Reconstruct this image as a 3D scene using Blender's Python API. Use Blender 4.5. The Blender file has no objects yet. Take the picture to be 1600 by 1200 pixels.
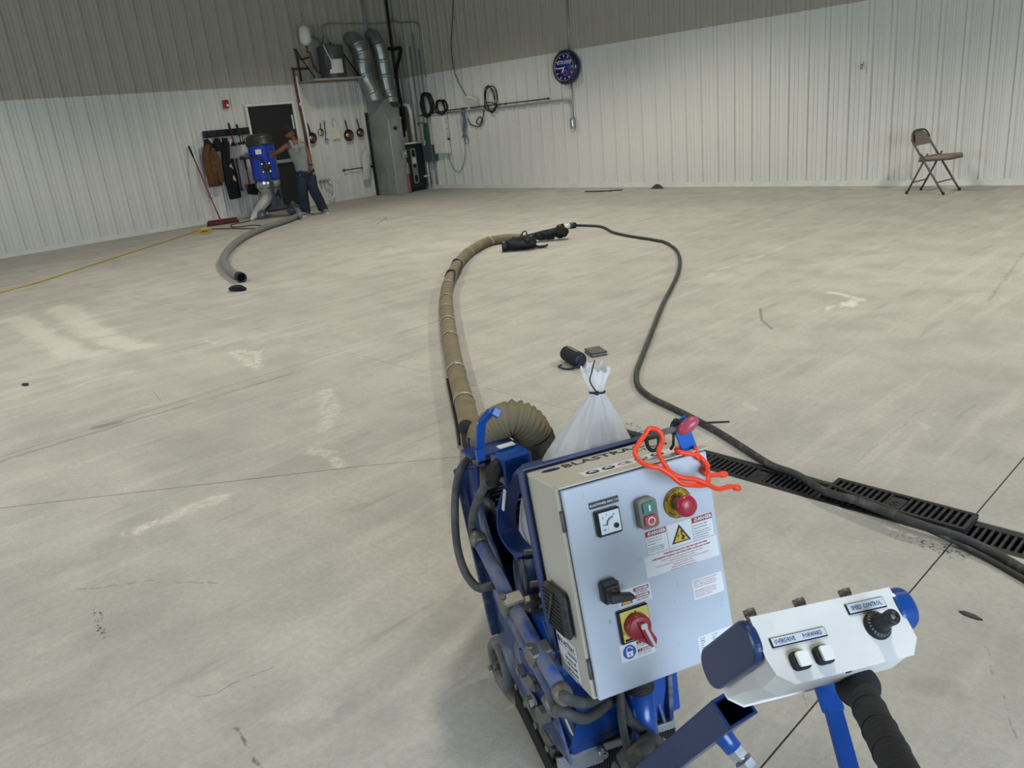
import bpy, bmesh, math, random
from mathutils import Vector, Matrix, noise as mnoise
random.seed(7)
SC = bpy.context.scene
COL = SC.collection
PI = math.pi

# ------------------------------------------------------------------ camera
FPX, PITCH, ROLL, YAW, CAMZ = 1235.5, 0.329391, 0.1010667, -0.829612, 1.5
_f = Vector((math.sin(YAW)*math.cos(PITCH), math.cos(YAW)*math.cos(PITCH), -math.sin(PITCH)))
_r = Vector((math.cos(YAW), -math.sin(YAW), 0.0))
_d = _f.cross(_r)
_c, _s = math.cos(ROLL), math.sin(ROLL)
CR, CD, CF = _c*_r + _s*_d, -_s*_r + _c*_d, _f
CAM = Vector((0, 0, CAMZ))
cam_data = bpy.data.cameras.new('camera')
cam = bpy.data.objects.new('camera', cam_data)
COL.objects.link(cam)
cam.matrix_world = Matrix(((CR.x, -CD.x, -CF.x, 0), (CR.y, -CD.y, -CF.y, 0), (CR.z, -CD.z, -CF.z, CAMZ), (0, 0, 0, 1)))
cam_data.sensor_width = 36.0
cam_data.lens = FPX/1600*36.0
cam_data.clip_start = 0.02
SC.camera = cam

# ------------------------------------------------------------------ world, exposure, lights
SC.view_settings.view_transform = 'Standard'
SC.view_settings.look = 'None'
SC.view_settings.gamma = 1.0
SC.view_settings.use_curve_mapping = False
SC.view_settings.exposure = 0.29
SC.cycles.max_bounces = 6
SC.cycles.diffuse_bounces = 4
SC.cycles.glossy_bounces = 3
SC.cycles.transmission_bounces = 5
SC.cycles.transparent_max_bounces = 8
SC.cycles.caustics_reflective = False
SC.cycles.caustics_refractive = False
SC.cycles.sample_clamp_indirect = 4.0
world = bpy.data.worlds.new('world')
SC.world = world
world.use_nodes = True
world.node_tree.nodes['Background'].inputs[0].default_value = (0.62, 0.74, 0.95, 1)
world.node_tree.nodes['Background'].inputs[1].default_value = 0.6

def lamp_area(name, loc, target, sx, sy, energy, col):
    l = bpy.data.lights.new(name, 'AREA')
    l.shape = 'RECTANGLE'; l.size = sx; l.size_y = sy; l.energy = energy; l.color = col
    o = bpy.data.objects.new(name, l); COL.objects.link(o)
    o.location = loc
    o.rotation_euler = (Vector(target)-Vector(loc)).to_track_quat('-Z', 'Y').to_euler()
    return o

def lamp_spot(name, loc, energy, col, ang=140, blend=0.35, rad=0.2):
    l = bpy.data.lights.new(name, 'SPOT')
    l.energy = energy; l.color = col; l.spot_size = math.radians(ang); l.spot_blend = blend; l.shadow_soft_size = rad
    o = bpy.data.objects.new(name, l); COL.objects.link(o); o.location = loc
    return o

WARM = (1.0, 0.935, 0.805)
for (lx, ly, e) in ((-12.0, 8.2, 220), (-12.0, 2.0, 200), (-7.2, 7.6, 520), (-6.6, 0.8, 320), (-0.4, 7.6, 500), (-1.2, 2.0, 230), (4.2, 8.4, 520), (-6.6, -3.5, 300)):
    lamp_spot('high_bay_lamp', (lx, ly, 4.7), e, WARM, 128, 0.45, 0.22)
# daylight through the open overhead doors behind and to the right of the camera
lamp_area('daylight_door', (5.8, -0.8, 1.9), (-6, 1.5, 0.4), 4.2, 3.4, 440, (0.66, 0.82, 1.0))
lamp_area('daylight_front_door', (-6.0, -6.8, 1.9), (-8, 4, 0.4), 4.0, 3.4, 270, (0.78, 0.88, 1.0))

# ------------------------------------------------------------------ pixel -> surface helpers (points end up on real surfaces)
XL, YB = -15.64, 11.86            # left and back wall faces
def ray(px, py):
    return CR*((px-800)/FPX) + CD*((py-600)/FPX) + CF
def FL(px, py, z=0.0):
    d = ray(px, py); return CAM + d*((z-CAMZ)/d.z)
def LW(px, py, off=0.0):
    d = ray(px, py); return CAM + d*((XL+off)/d.x)
def BW(px, py, off=0.0):
    d = ray(px, py); return CAM + d*((YB-off)/d.y)
def PLN(px, py, P0, n):
    d = ray(px, py); n = Vector(n); return CAM + d*((Vector(P0)-CAM).dot(n)/d.dot(n))
def DEP(px, py, z):
    return CAM + ray(px, py)*z

# ------------------------------------------------------------------ materials
def lin(h):
    if isinstance(h, str):
        h = h.lstrip('#'); v = [int(h[i:i+2], 16)/255 for i in (0, 2, 4)]
    else:
        v = h
    return tuple(((c+0.055)/1.055)**2.4 if c > 0.04045 else c/12.92 for c in v) + (1.0,)

class NT:
    """small helper for writing node trees"""
    def __init__(s, tree): s.t = tree
    def node(s, typ, **kw):
        n = s.t.nodes.new(typ)
        for k, v in kw.items(): setattr(n, k, v)
        return n
    def link(s, a, b): s.t.links.new(a, b)
    def put(s, sock, v):
        if hasattr(v, 'is_output') or isinstance(v, bpy.types.NodeSocket): s.link(v, sock)
        else: sock.default_value = v
    def math(s, op, a, b=None, c=None, clamp=False):
        n = s.node('ShaderNodeMath', operation=op, use_clamp=clamp)
        s.put(n.inputs[0], a)
        if b is not None: s.put(n.inputs[1], b)
        if c is not None: s.put(n.inputs[2], c)
        return n.outputs[0]
    def vmath(s, op, a, b=None, out=0):
        n = s.node('ShaderNodeVectorMath', operation=op)
        s.put(n.inputs[0], a)
        if b is not None:
            if op == 'SCALE': s.put(n.inputs[3], b)
            else: s.put(n.inputs[1], b)
        return n.outputs[out]
    def noise(s, vec, scale, detail=3, rough=0.55, col=False):
        n = s.node('ShaderNodeTexNoise')
        s.put(n.inputs['Vector'], vec); n.inputs['Scale'].default_value = scale
        n.inputs['Detail'].default_value = detail; n.inputs['Roughness'].default_value = rough
        return n.outputs['Color' if col else 'Fac']
    def ramp(s, x, a, b, lo=0.0, hi=1.0):
        n = s.node('ShaderNodeMapRange', interpolation_type='SMOOTHSTEP')
        s.put(n.inputs[0], x); n.inputs[1].default_value = a; n.inputs[2].default_value = b
        n.inputs[3].default_value = lo; n.inputs[4].default_value = hi
        return n.outputs[0]
    def mix(s, f, a, b, mode='MIX'):
        n = s.node('ShaderNodeMix', data_type='RGBA', blend_type=mode)
        s.put(n.inputs[0], f); s.put(n.inputs[6], a); s.put(n.inputs[7], b)
        return n.outputs[2]
    def bump(s, h, strength=0.2, dist=0.01):
        n = s.node('ShaderNodeBump'); n.inputs['Strength'].default_value = strength
        n.inputs['Distance'].default_value = dist; s.put(n.inputs['Height'], h)
        return n.outputs[0]

MATS = {}
def mat(name, col, rough=0.5, metal=0.0, var=0.08, vscale=8.0, bump=0.0, bscale=60.0, spec=None, dust=None, dscale=12.0, dthr=(0.45, 0.7), coat=0.0, emis=None, alpha=None, trans=None):
    if name in MATS: return MATS[name]
    m = bpy.data.materials.new(name); m.use_nodes = True
    nt = NT(m.node_tree); b = m.node_tree.nodes['Principled BSDF']
    co = nt.node('ShaderNodeTexCoord').outputs['Object']
    c = lin(col)
    n1 = nt.noise(co, vscale, 4)
    f = nt.ramp(n1, 0.3, 0.7, 1.0-var, 1.0+var*0.6)
    base = nt.vmath('SCALE', tuple(c[:3]), f)
    if dust is not None:
        n2 = nt.noise(co, dscale, 6, 0.62)
        base = nt.mix(nt.ramp(n2, dthr[0], dthr[1], 0.0, 0.85), base, lin(dust))
        nt.put(b.inputs['Roughness'], nt.ramp(n2, dthr[0], dthr[1], rough, 0.85))
    else:
        nt.put(b.inputs['Roughness'], nt.ramp(n1, 0.3, 0.7, max(rough-0.06, 0.02), min(rough+0.06, 1)))
    nt.put(b.inputs['Base Color'], base)
    b.inputs['Metallic'].default_value = metal
    if spec is not None: b.inputs['Specular IOR Level'].default_value = spec
    if coat: b.inputs['Coat Weight'].default_value = coat; b.inputs['Coat Roughness'].default_value = 0.12
    if bump: nt.put(b.inputs['Normal'], nt.bump(nt.noise(co, bscale, 4), bump, 0.01))
    if emis: b.inputs['Emission Color'].default_value = lin(col); b.inputs['Emission Strength'].default_value = emis
    if alpha is not None: b.inputs['Alpha'].default_value = alpha
    if trans is not None: b.inputs['Transmission Weight'].default_value = trans
    MATS[name] = m
    return m

# ------------------------------------------------------------------ mesh builder
def frame(z, x=None):
    z = Vector(z).normalized()
    if x is None: x = Vector((1, 0, 0)) if abs(z.x) < 0.9 else Vector((0, 1, 0))
    x = Vector(x); x = (x - z*x.dot(z)).normalized(); y = z.cross(x)
    return x, y, z
def fmat(o, x, y, z):
    o, x, y, z = Vector(o), Vector(x), Vector(y), Vector(z)
    return Matrix(((x.x, y.x, z.x, o.x), (x.y, y.y, z.y, o.y), (x.z, y.z, z.z, o.z), (0, 0, 0, 1)))

def smooth_path(pts, n=8, closed=False):
    pts = [Vector(p) for p in pts]
    if len(pts) < 3: return pts
    out = []
    N = len(pts)
    rng = N if closed else N-1
    for i in range(rng):
        if closed: p0, p1, p2, p3 = pts[(i-1) % N], pts[i], pts[(i+1) % N], pts[(i+2) % N]
        else:
            p1, p2 = pts[i], pts[i+1]
            p0 = pts[i-1] if i > 0 else p1*2-p2
            p3 = pts[i+2] if i+2 < N else p2*2-p1
        # centripetal-like Catmull-Rom
        for k in range(n):
            t = k/n
            out.append(0.5*((2*p1) + (p2-p0)*t + (2*p0-5*p1+4*p2-p3)*t*t + (3*p1-p0-3*p2+p3)*t**3))
    if not closed: out.append(pts[-1])
    return out

class MB:
    def __init__(s, xf=None):
        s.v, s.f, s.m, s.sm = [], [], [], []
        s.xf = xf
    def add(s, vs, fs, m=0, smooth=False, xf=None):
        b = len(s.v)
        for p in vs:
            p = Vector(p)
            if xf is not None: p = xf @ p
            if s.xf is not None: p = s.xf @ p
            s.v.append(p)
        for f in fs:
            s.f.append(tuple(b+i for i in f)); s.m.append(m); s.sm.append(smooth)
        return s
    def box(s, c, d, m=0, ch=0.0, xf=None):
        c = Vector(c); hx, hy, hz = d[0]/2, d[1]/2, d[2]/2
        if ch <= 0:
            vs = [c+Vector((x*hx, y*hy, z*hz)) for x in (-1, 1) for y in (-1, 1) for z in (-1, 1)]
            fs = [(0, 1, 3, 2), (4, 6, 7, 5), (0, 4, 5, 1), (2, 3, 7, 6), (0, 2, 6, 4), (1, 5, 7, 3)]
            return s.add(vs, fs, m, False, xf)
        ch = min(ch, hx*.98, hy*.98, hz*.98)
        vs, idx = [], {}
        for x in (-1, 1):
            for y in (-1, 1):
                for z in (-1, 1):
                    for a in range(3):
                        q = [x*(hx-ch), y*(hy-ch), z*(hz-ch)]
                        q[a] = (x*hx, y*hy, z*hz)[a]
                        idx[(x, y, z, a)] = len(vs); vs.append(c+Vector(q))
        fs = []
        I = idx
        for a in range(3):
            o1, o2 = (a+1) % 3, (a+2) % 3
            for sg in (-1, 1):
                q = []
                for (p1, p2) in ((-1, -1), (1, -1), (1, 1), (-1, 1)):
                    k = [0, 0, 0]; k[a] = sg; k[o1] = p1; k[o2] = p2
                    q.append(I[(k[0], k[1], k[2], a)])
                fs.append(tuple(q) if sg > 0 else tuple(reversed(q)))
        for a in range(3):      # edges along axis a
            o1, o2 = (a+1) % 3, (a+2) % 3
            for s1 in (-1, 1):
                for s2 in (-1, 1):
                    def K(sa, ax):
                        k = [0, 0, 0]; k[a] = sa; k[o1] = s1; k[o2] = s2
                        return I[(k[0], k[1], k[2], ax)]
                    q = [K(-1, o1), K(1, o1), K(1, o2), K(-1, o2)]
                    fs.append(tuple(q) if s1*s2 < 0 else tuple(reversed(q)))
        for x in (-1, 1):
            for y in (-1, 1):
                for z in (-1, 1):
                    t = (I[(x, y, z, 0)], I[(x, y, z, 1)], I[(x, y, z, 2)])
                    fs.append(t if x*y*z > 0 else tuple(reversed(t)))
        return s.add(vs, fs, m, False, xf)
    def obox(s, c, x, y, z, d, m=0, ch=0.0):
        return s.box((0, 0, 0), d, m, ch, fmat(c, x, y, z))
    def bar(s, a, b, w, h, m=0, up=(0, 0, 1), ch=0.0):
        a, b = Vector(a), Vector(b); z = (b-a).normalized()
        y = Vector(up); y = y - z*y.dot(z)
        if y.length < 1e-6: y = Vector((0, 1, 0)) - z*z.y
        y.normalize(); x = y.cross(z)
        return s.box((0, 0, 0), (w, h, (b-a).length), m, ch, fmat((a+b)/2, x, y, z))
    def tube(s, pts, r, n=10, m=0, caps=True, smooth=True, closed=False, sub=0, up=None):
        pts = smooth_path(pts, sub, closed) if sub else [Vector(p) for p in pts]
        N = len(pts)
        rs = r if isinstance(r, (list, tuple)) else None
        def rad(i):
            if callable(r): return r(i/(N-1))
            if rs is None: return r
            if len(rs) == N: return rs[i]
            t = i/(N-1)*(len(rs)-1); k = min(int(t), len(rs)-2); return rs[k]*(1-(t-k))+rs[k+1]*(t-k)
        def tan(i):
            if closed: return (pts[(i+1) % N]-pts[i-1]).normalized()
            if i == 0: v = pts[1]-pts[0]
            elif i == N-1: v = pts[-1]-pts[-2]
            else: v = (pts[i+1]-pts[i]).normalized()+(pts[i]-pts[i-1]).normalized()
            return v.normalized() if v.length > 1e-9 else Vector((0, 0, 1))
        x, y, z = frame(tan(0), up)
        vs, fs = [], []
        for i in range(N):
            t = tan(i)
            x = x - t*x.dot(t)
            x = x.normalized() if x.length > 1e-6 else frame(t)[0]
            y = t.cross(x)
            for k in range(n):
                a = 2*PI*k/n
                vs.append(pts[i] + (x*math.cos(a)+y*math.sin(a))*rad(i))
        for i in range(N if closed else N-1):
            j = (i+1) % N
            for k in range(n):
                k2 = (k+1) % n
                fs.append((i*n+k, i*n+k2, j*n+k2, j*n+k))
        s.add(vs, fs, m, smooth)
        if caps and not closed:
            b = len(s.v)-len(vs)
            s.f.append(tuple(b+k for k in reversed(range(n)))); s.m.append(m); s.sm.append(False)
            s.f.append(tuple(b+(N-1)*n+k for k in range(n))); s.m.append(m); s.sm.append(False)
        return s
    def cyl(s, a, b, r, r2=None, n=16, m=0, caps=True, smooth=True):
        return s.tube([a, b], [r, r if r2 is None else r2], n, m, caps, smooth)
    def lathe(s, prof, o=(0, 0, 0), z=(0, 0, 1), n=24, m=0, x=None, smooth=True, a0=0.0, a1=2*PI):
        X, Y, Z = frame(z, x); o = Vector(o)
        full = abs(a1-a0-2*PI) < 1e-6
        cnt = n if full else n+1
        vs, fs = [], []
        for (r, h) in prof:
            for k in range(cnt):
                a = a0+(a1-a0)*k/n
                vs.append(o+(X*math.cos(a)+Y*math.sin(a))*max(r, 1e-5)+Z*h)
        for i in range(len(prof)-1):
            for k in range(n):
                k2 = (k+1) % cnt
                fs.append((i*cnt+k, i*cnt+k2, (i+1)*cnt+k2, (i+1)*cnt+k))
        return s.add(vs, fs, m, smooth)
    def prism(s, poly, d, xf=None, m=0, smooth=False):
        """polygon in local xy, extruded from z=0 to z=d"""
        n = len(poly)
        vs = [Vector((p[0], p[1], 0)) for p in poly]+[Vector((p[0], p[1], d)) for p in poly]
        A = sum(poly[i][0]*poly[(i+1) % n][1]-poly[(i+1) % n][0]*poly[i][1] for i in range(n))
        fs = [tuple(reversed(range(n))), tuple(range(n, 2*n))]+[(i, (i+1) % n, n+(i+1) % n, n+i) for i in range(n)]
        if A*d < 0: fs = [tuple(reversed(f)) for f in fs]
        return s.add(vs, fs, m, smooth, xf)
    def sphere(s, c, r, nu=16, nv=10, m=0, xf=None):
        r = (r, r, r) if not isinstance(r, (tuple, list)) else r
        vs, fs = [], []
        for j in range(nv+1):
            t = PI*j/nv
            for k in range(nu):
                a = 2*PI*k/nu
                vs.append(Vector((c[0]+r[0]*max(math.sin(t), 1e-4)*math.cos(a), c[1]+r[1]*max(math.sin(t), 1e-4)*math.sin(a), c[2]-r[2]*math.cos(t))))
        for j in range(nv):
            for k in range(nu):
                fs.append((j*nu+k, j*nu+(k+1) % nu, (j+1)*nu+(k+1) % nu, (j+1)*nu+k))
        return s.add(vs, fs, m, True, xf)
    def torus(s, c, z, R, r, n=24, k=8, m=0):
        X, Y, Z = frame(z); c = Vector(c)
        return s.tube([c+(X*math.cos(2*PI*i/n)+Y*math.sin(2*PI*i/n))*R for i in range(n)], r, k, m, closed=True)
    def grid(s, fn, nu, nv, m=0, smooth=True, thick=0.0, closed_u=False):
        vs = [Vector(fn(i/nu, j/nv)) for j in range(nv+1) for i in range(nu+(0 if closed_u else 1))]
        W = nu+(0 if closed_u else 1)
        fs = []
        for j in range(nv):
            for i in range(nu):
                i2 = (i+1) % W
                fs.append((j*W+i, j*W+i2, (j+1)*W+i2, (j+1)*W+i))
        return s.add(vs, fs, m, smooth)
    def text(s, txt, xf, size, m=0, align='CENTER', ext=0.0003, bold=0.0, sx=1.0):
        cu = bpy.data.curves.new('lettering', 'FONT')
        cu.body = txt; cu.size = size; cu.align_x = align; cu.align_y = 'CENTER'
        cu.resolution_u = 1; cu.extrude = ext; cu.offset = bold
        ob = bpy.data.objects.new('lettering', cu)
        me = bpy.data.meshes.new_from_object(ob)
        vs = [Vector((v.co.x*sx, v.co.y, v.co.z+ext)) for v in me.vertices]
        fs = [tuple(p.vertices) for p in me.polygons]
        s.add(vs, fs, m, False, xf)
        bpy.data.objects.remove(ob); bpy.data.curves.remove(cu); bpy.data.meshes.remove(me)
        return s
    def mesh(s, name, mats):
        me = bpy.data.meshes.new(name)
        me.from_pydata([tuple(v) for v in s.v], [], s.f)
        for mm in (mats if isinstance(mats, (list, tuple)) else [mats]): me.materials.append(mm)
        me.polygons.foreach_set('material_index', s.m)
        me.polygons.foreach_set('use_smooth', s.sm)
        me.update()
        return me
    def build(s, name, mats, parent=None, label=None, bevel=0.0, kind=None):
        inv = WINV.get(parent.name) if parent is not None else None
        if inv is not None: s.v = [inv @ v for v in s.v]
        o = bpy.data.objects.new(name, s.mesh(name, mats)); COL.objects.link(o)
        if parent is not None:
            o.parent = parent
            if inv is not None: WINV[o.name] = inv
        if label: o['label'] = label
        if kind: o['kind'] = kind
        if bevel:
            md = o.modifiers.new('bevel', 'BEVEL'); md.width = bevel; md.segments = 2; md.limit_method = 'ANGLE'; md.angle_limit = math.radians(40)
        return o

WINV = {}
def thing(name, label, cat, loc=(0, 0, 0), rz=0.0, group=None):
    o = bpy.data.objects.new(name, None); COL.objects.link(o)
    o.location = loc; o.rotation_euler = (0, 0, rz); o.empty_display_size = 0.1
    o['label'] = label; o['category'] = cat
    if group: o['group'] = group
    WINV[o.name] = (Matrix.Translation(Vector(loc)) @ Matrix.Rotation(rz, 4, 'Z')).inverted()
    return o
def solo(mb, name, mats, label, cat, origin, group=None, kind=None, bevel=0.0):
    """a thing that is one mesh, its origin at its base"""
    origin = Vector(origin)
    mb.v = [v-origin for v in mb.v]
    o = bpy.data.objects.new(name, mb.mesh(name, mats)); COL.objects.link(o); o.location = origin
    o['label'] = label; o['category'] = cat
    if group: o['group'] = group
    if kind: o['kind'] = kind
    WINV[o.name] = Matrix.Translation(-origin)
    if bevel:
        md = o.modifiers.new('bevel', 'BEVEL'); md.width = bevel; md.segments = 2; md.limit_method = 'ANGLE'
    return o
def share(src, name, parent, loc=(0, 0, 0), rz=0.0):
    o = bpy.data.objects.new(name, src.data); COL.objects.link(o); o.parent = parent; o.location = loc; o.rotation_euler = (0, 0, rz)
    return o
X3, Y3, Z3 = Vector((1, 0, 0)), Vector((0, 1, 0)), Vector((0, 0, 1))

# ================================================================== SETTING
def floor_material():
    m = bpy.data.materials.new('blasted_concrete'); m.use_nodes = True
    nt = NT(m.node_tree); b = m.node_tree.nodes['Principled BSDF']
    pos = nt.node('ShaderNodeNewGeometry').outputs['Position']
    big = nt.noise(pos, 0.55, 3)
    mid = nt.noise(pos, 2.6, 5, 0.6)
    fine = nt.noise(pos, 45.0, 4, 0.7)
    speck = nt.noise(pos, 210.0, 2, 0.6)
    st = nt.noise(nt.vmath('MULTIPLY', pos, (5.5, 0.7, 1.0)), 1.6, 5, 0.62)        # passes of the blaster run along the hall
    st2 = nt.noise(nt.vmath('MULTIPLY', pos, (1.0, 6.5, 1.0)), 1.3, 4, 0.6)
    c = nt.mix(nt.ramp(big, 0.35, 0.65), lin('#aeada7'), lin('#bbb9b2'))
    c = nt.mix(nt.ramp(mid, 0.38, 0.68, 0.0, 0.65), c, lin('#9f9e99'))
    c = nt.mix(nt.ramp(st, 0.49, 0.72, 0.0, 0.40), c, lin('#cccac3'))
    c = nt.mix(nt.ramp(st, 0.28, 0.42, 0.40, 0.0), c, lin('#86857e'))
    c = nt.mix(nt.ramp(st2, 0.58, 0.76, 0.0, 0.22), c, lin('#c9c7c1'))
    warp = nt.vmath('SCALE', nt.vmath('SUBTRACT', nt.noise(pos, 3.0, 4, 0.6, True), (0.5, 0.5, 0.5)), 0.32)
    pw = nt.vmath('ADD', pos, warp)
    fw = nt.vmath('ADD', pos, nt.vmath('SCALE', nt.vmath('SUBTRACT', nt.noise(pos, 9.0, 3, 0.6, True), (0.5, 0.5, 0.5)), 0.07))
    def seg(p, a, bb, w, soft=0.5):
        a, bb = Vector(a), Vector(bb); d = bb-a; L2 = d.length_squared
        pa = nt.vmath('SUBTRACT', p, tuple(a))
        h = nt.math('DIVIDE', nt.vmath('DOT_PRODUCT', pa, tuple(d), 1), L2, clamp=True)
        dist = nt.vmath('LENGTH', nt.vmath('SUBTRACT', pa, nt.vmath('SCALE', tuple(d), h)), None, 1)
        return nt.ramp(dist, w*(1-soft), w, 1.0, 0.0)
    nz = nt.ramp(nt.noise(pos, 22.0, 5, 0.7), 0.34, 0.64)
    # pale laitance patches and scrapes: (pixels on the floor, half width, strength, ragged)
    pale = [((25, 497), (118, 555), .16, .75, 0), ((95, 480), (158, 522), .17, .75, 0), ((105, 560), (150, 552), .13, .7, 0), ((165, 530), (222, 543), .13, .75, 0), ((0, 487), (40, 480), .08, .5, 0),
            ((365, 550), (402, 576), .05, .9, 1), ((402, 550), (404, 574), .035, .9, 1), ((372, 548), (400, 552), .05, .9, 1), ((325, 531), (342, 534), .03, .7, 0),
            ((205, 832), (300, 795), .05, .95, 1), ((300, 795), (345, 777), .06, .95, 1), ((508, 612), (517, 650), .07, .7, 1), ((512, 650), (508, 672), .05, .6, 1), ((490, 705), (515, 708), .055, .8, 1), ((515, 708), (533, 728), .035, .8, 1),
            ((1298, 456), (1325, 460), .045, 1.2, 0), ((1325, 460), (1338, 468), .055, 1.4, 0), ((1338, 468), (1328, 477), .06, 1.5, 0), ((1290, 481), (1328, 477), .03, 1.4, 0),
            ((0, 640), (265, 562), .03, .45, 0), ((90, 735), (230, 690), .03, .35, 0), ((440, 1120), (520, 1090), .05, .35, 0), ((360, 1060), (470, 1000), .14, .28, 0),
            ((1100, 432), (1240, 378), .035, .5, 0), ((1440, 672), (1470, 648), .012, .5, 0), ((1300, 710), (1400, 620), .03, .25, 0), ((1165, 630), (1180, 640), .03, .6, 1)]
    M = 0.0
    for (p, q, w, s_, rg) in pale:
        k = nt.math('MULTIPLY', seg(fw if rg else pw, FL(*p), FL(*q), w*1.2, .8 if rg else .65), s_*(.85 if rg else .6))
        if rg: k = nt.math('MULTIPLY', k, nz)
        M = k if isinstance(M, float) else nt.math('MAXIMUM', M, k)
    c = nt.mix(M, c, lin('#dedbd2'))
    # dark scuffs, tyre arcs and hairline cracks
    dark = [((-40, 733), (300, 630), .022, .38, fw), ((300, 630), (470, 580), .016, .25, fw), ((150, 668), (185, 660), .05, .45, fw), ((1188, 482), (1190, 500), .015, .5, pos), ((1190, 500), (1206, 514), .015, .5, pos),
            ((300, 1090), (335, 1084), .006, .35, fw), ((335, 1084), (385, 1058), .007, .5, fw), ((385, 1058), (430, 1038), .006, .5, fw), ((365, 1130), (412, 1200), .008, .7, fw), ((112, 922), (235, 908), .006, .45, fw), ((235, 908), (340, 912), .006, .35, fw),
            ((555, 580), (760, 560), .01, .25, fw), ((604, 339), (590, 350), .018, .7, fw), ((598, 338), (606, 346), .012, .6, fw), ((912, 302), (960, 298), .06, .6, fw), ((1535, 1010), (1595, 1160), .004, .4, fw), ((1440, 1070), (1480, 1075), .06, .18, fw), ((1260, 1085), (1275, 1130), .004, .4, fw),
            ((240, 612), (252, 628), .006, .3, pos), ((1545, 470), (1600, 395), .02, .25, fw), ((1340, 720), (1440, 640), .01, .2, fw)]
    M = 0.0
    for (p, q, w, s_, pp) in dark:
        k = nt.math('MULTIPLY', seg(pp, FL(*p), FL(*q), w, .7), s_)
        M = k if isinstance(M, float) else nt.math('MAXIMUM', M, k)
    c = nt.mix(M, c, lin('#55534d'))
    crack = nt.math('MAXIMUM', seg(pos, FL(-60, 801), FL(560, 729), .005, .5), seg(pos, FL(560, 729), FL(735, 712), .004, .5))
    c = nt.mix(nt.math('MULTIPLY', crack, .7), c, lin('#4c4a45'))
    # black grit spilt by the drain and a smear near the front
    gr = nt.ramp(nt.noise(pos, 60.0, 3, 0.7), 0.53, 0.60)
    g1 = nt.math('MAXIMUM', seg(fw, FL(985, 664), FL(1010, 676), .06, .6), seg(fw, FL(1405, 835), FL(1500, 868), .055, .8))
    g1 = nt.math('MAXIMUM', g1, seg(fw, FL(146, 955), FL(166, 996), .022, .7))
    c = nt.mix(nt.math('MULTIPLY', nt.math('MULTIPLY', g1, gr), .9), c, lin('#23221f'))
    # grain and specks
    c = nt.mix(nt.ramp(fine, 0.35, 0.65, 0.22, 0.0), c, lin('#8b877d'))
    c = nt.mix(nt.ramp(speck, 0.66, 0.74, 0.0, 0.55), c, lin('#eeebe2'))
    c = nt.mix(nt.ramp(speck, 0.26, 0.33, 0.5, 0.0), c, lin('#6e6a62'))
    nt.put(b.inputs['Base Color'], c)
    b.inputs['Roughness'].default_value = 0.82
    b.inputs['Specular IOR Level'].default_value = 0.3
    nt.put(b.inputs['Normal'], nt.bump(nt.math('ADD', fine, nt.math('MULTIPLY', speck, .6)), 0.35, 0.004))
    return m
M_FLOOR = floor_material()
M_JOINT = mat('joint_filler', '#7f7b72', 0.9)
XR, YF = 6.0, -7.0
fb = MB(); fb.box(((XL+XR)/2, (YF+YB)/2, -0.18), (XR-XL+0.6, YB-YF+0.6, 0.04)); fb.box(((XL-2.32)/2, (YF+YB)/2, -0.085), (abs(XL+2.32), YB-YF, 0.15)); fb.box(((XR-2.32)/2, (YF+2.6)/2, -0.085), (XR+2.32, 2.6-YF, 0.15)); fb.box(((XR-2.32)/2, (YB+2.80)/2, -0.085), (XR+2.32, YB-2.80, 0.15))
floor = fb.build('floor', M_JOINT, kind='structure')
DY0, DY1, DX0 = 2.615, 2.785, -2.27       # trench drain opening
g = 0.0028
def slab(rects):
    mb = MB()
    for (x0, x1, y0, y1) in rects: mb.box(((x0+x1)/2, (y0+y1)/2, -0.005), (x1-x0, y1-y0, 0.01))
    mb.build('concrete_slab', M_FLOOR, floor)
J1, J2, JY = -4.87, -0.735, 2.83
slab([(XL, J1-g, YF, JY-g*.5)]); slab([(XL, J1-g, JY+g*.5, YB)])
slab([(J1+g, DX0, YF, JY-g*.5), (DX0, J2-g, YF, DY0)])
slab([(J1+g, DX0, JY+g*.5, YB), (DX0, J2-g, DY1, YB)])
slab([(J2+g, XR, YF, DY0)]); slab([(J2+g, XR, DY1, YB)])

# ---- corrugated liner walls
def wall_mat(name, col, rough):
    m = bpy.data.materials.new(name); m.use_nodes = True
    nt = NT(m.node_tree); b = m.node_tree.nodes['Principled BSDF']
    pos = nt.node('ShaderNodeNewGeometry').outputs['Position']
    n = nt.noise(nt.vmath('MULTIPLY', pos, (1, 1, .35)), 3.0, 4)
    c = nt.mix(nt.ramp(n, .35, .7, 0, .06), lin(col), tuple(v*.88 for v in lin(col)[:3])+(1,))
    nt.put(b.inputs['Base Color'], c); b.inputs['Roughness'].default_value = rough; b.inputs['Specular IOR Level'].default_value = .35
    return m
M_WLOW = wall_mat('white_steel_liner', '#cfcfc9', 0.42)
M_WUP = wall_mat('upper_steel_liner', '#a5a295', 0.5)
M_TRIM = mat('white_base_trim', '#cfd0ca', 0.5, var=.06)
M_DARKGAP = mat('dark_gap', '#2a2a28', 0.9)
PITCHR = 0.3048
def rib_profile():
    P = [(0.0, 0.0)]
    for k in range(3):
        o = k*PITCHR
        P += [(o+.042, 0), (o+.055, .036), (o+.103, .036), (o+.116, 0)] if True else []
        for mn in (.172, .236): P += [(o+mn-.017, 0), (o+mn-.010, .013), (o+mn+.010, .013), (o+mn+.017, 0)]
    P.append((3*PITCHR, 0.0))
    return P
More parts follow.
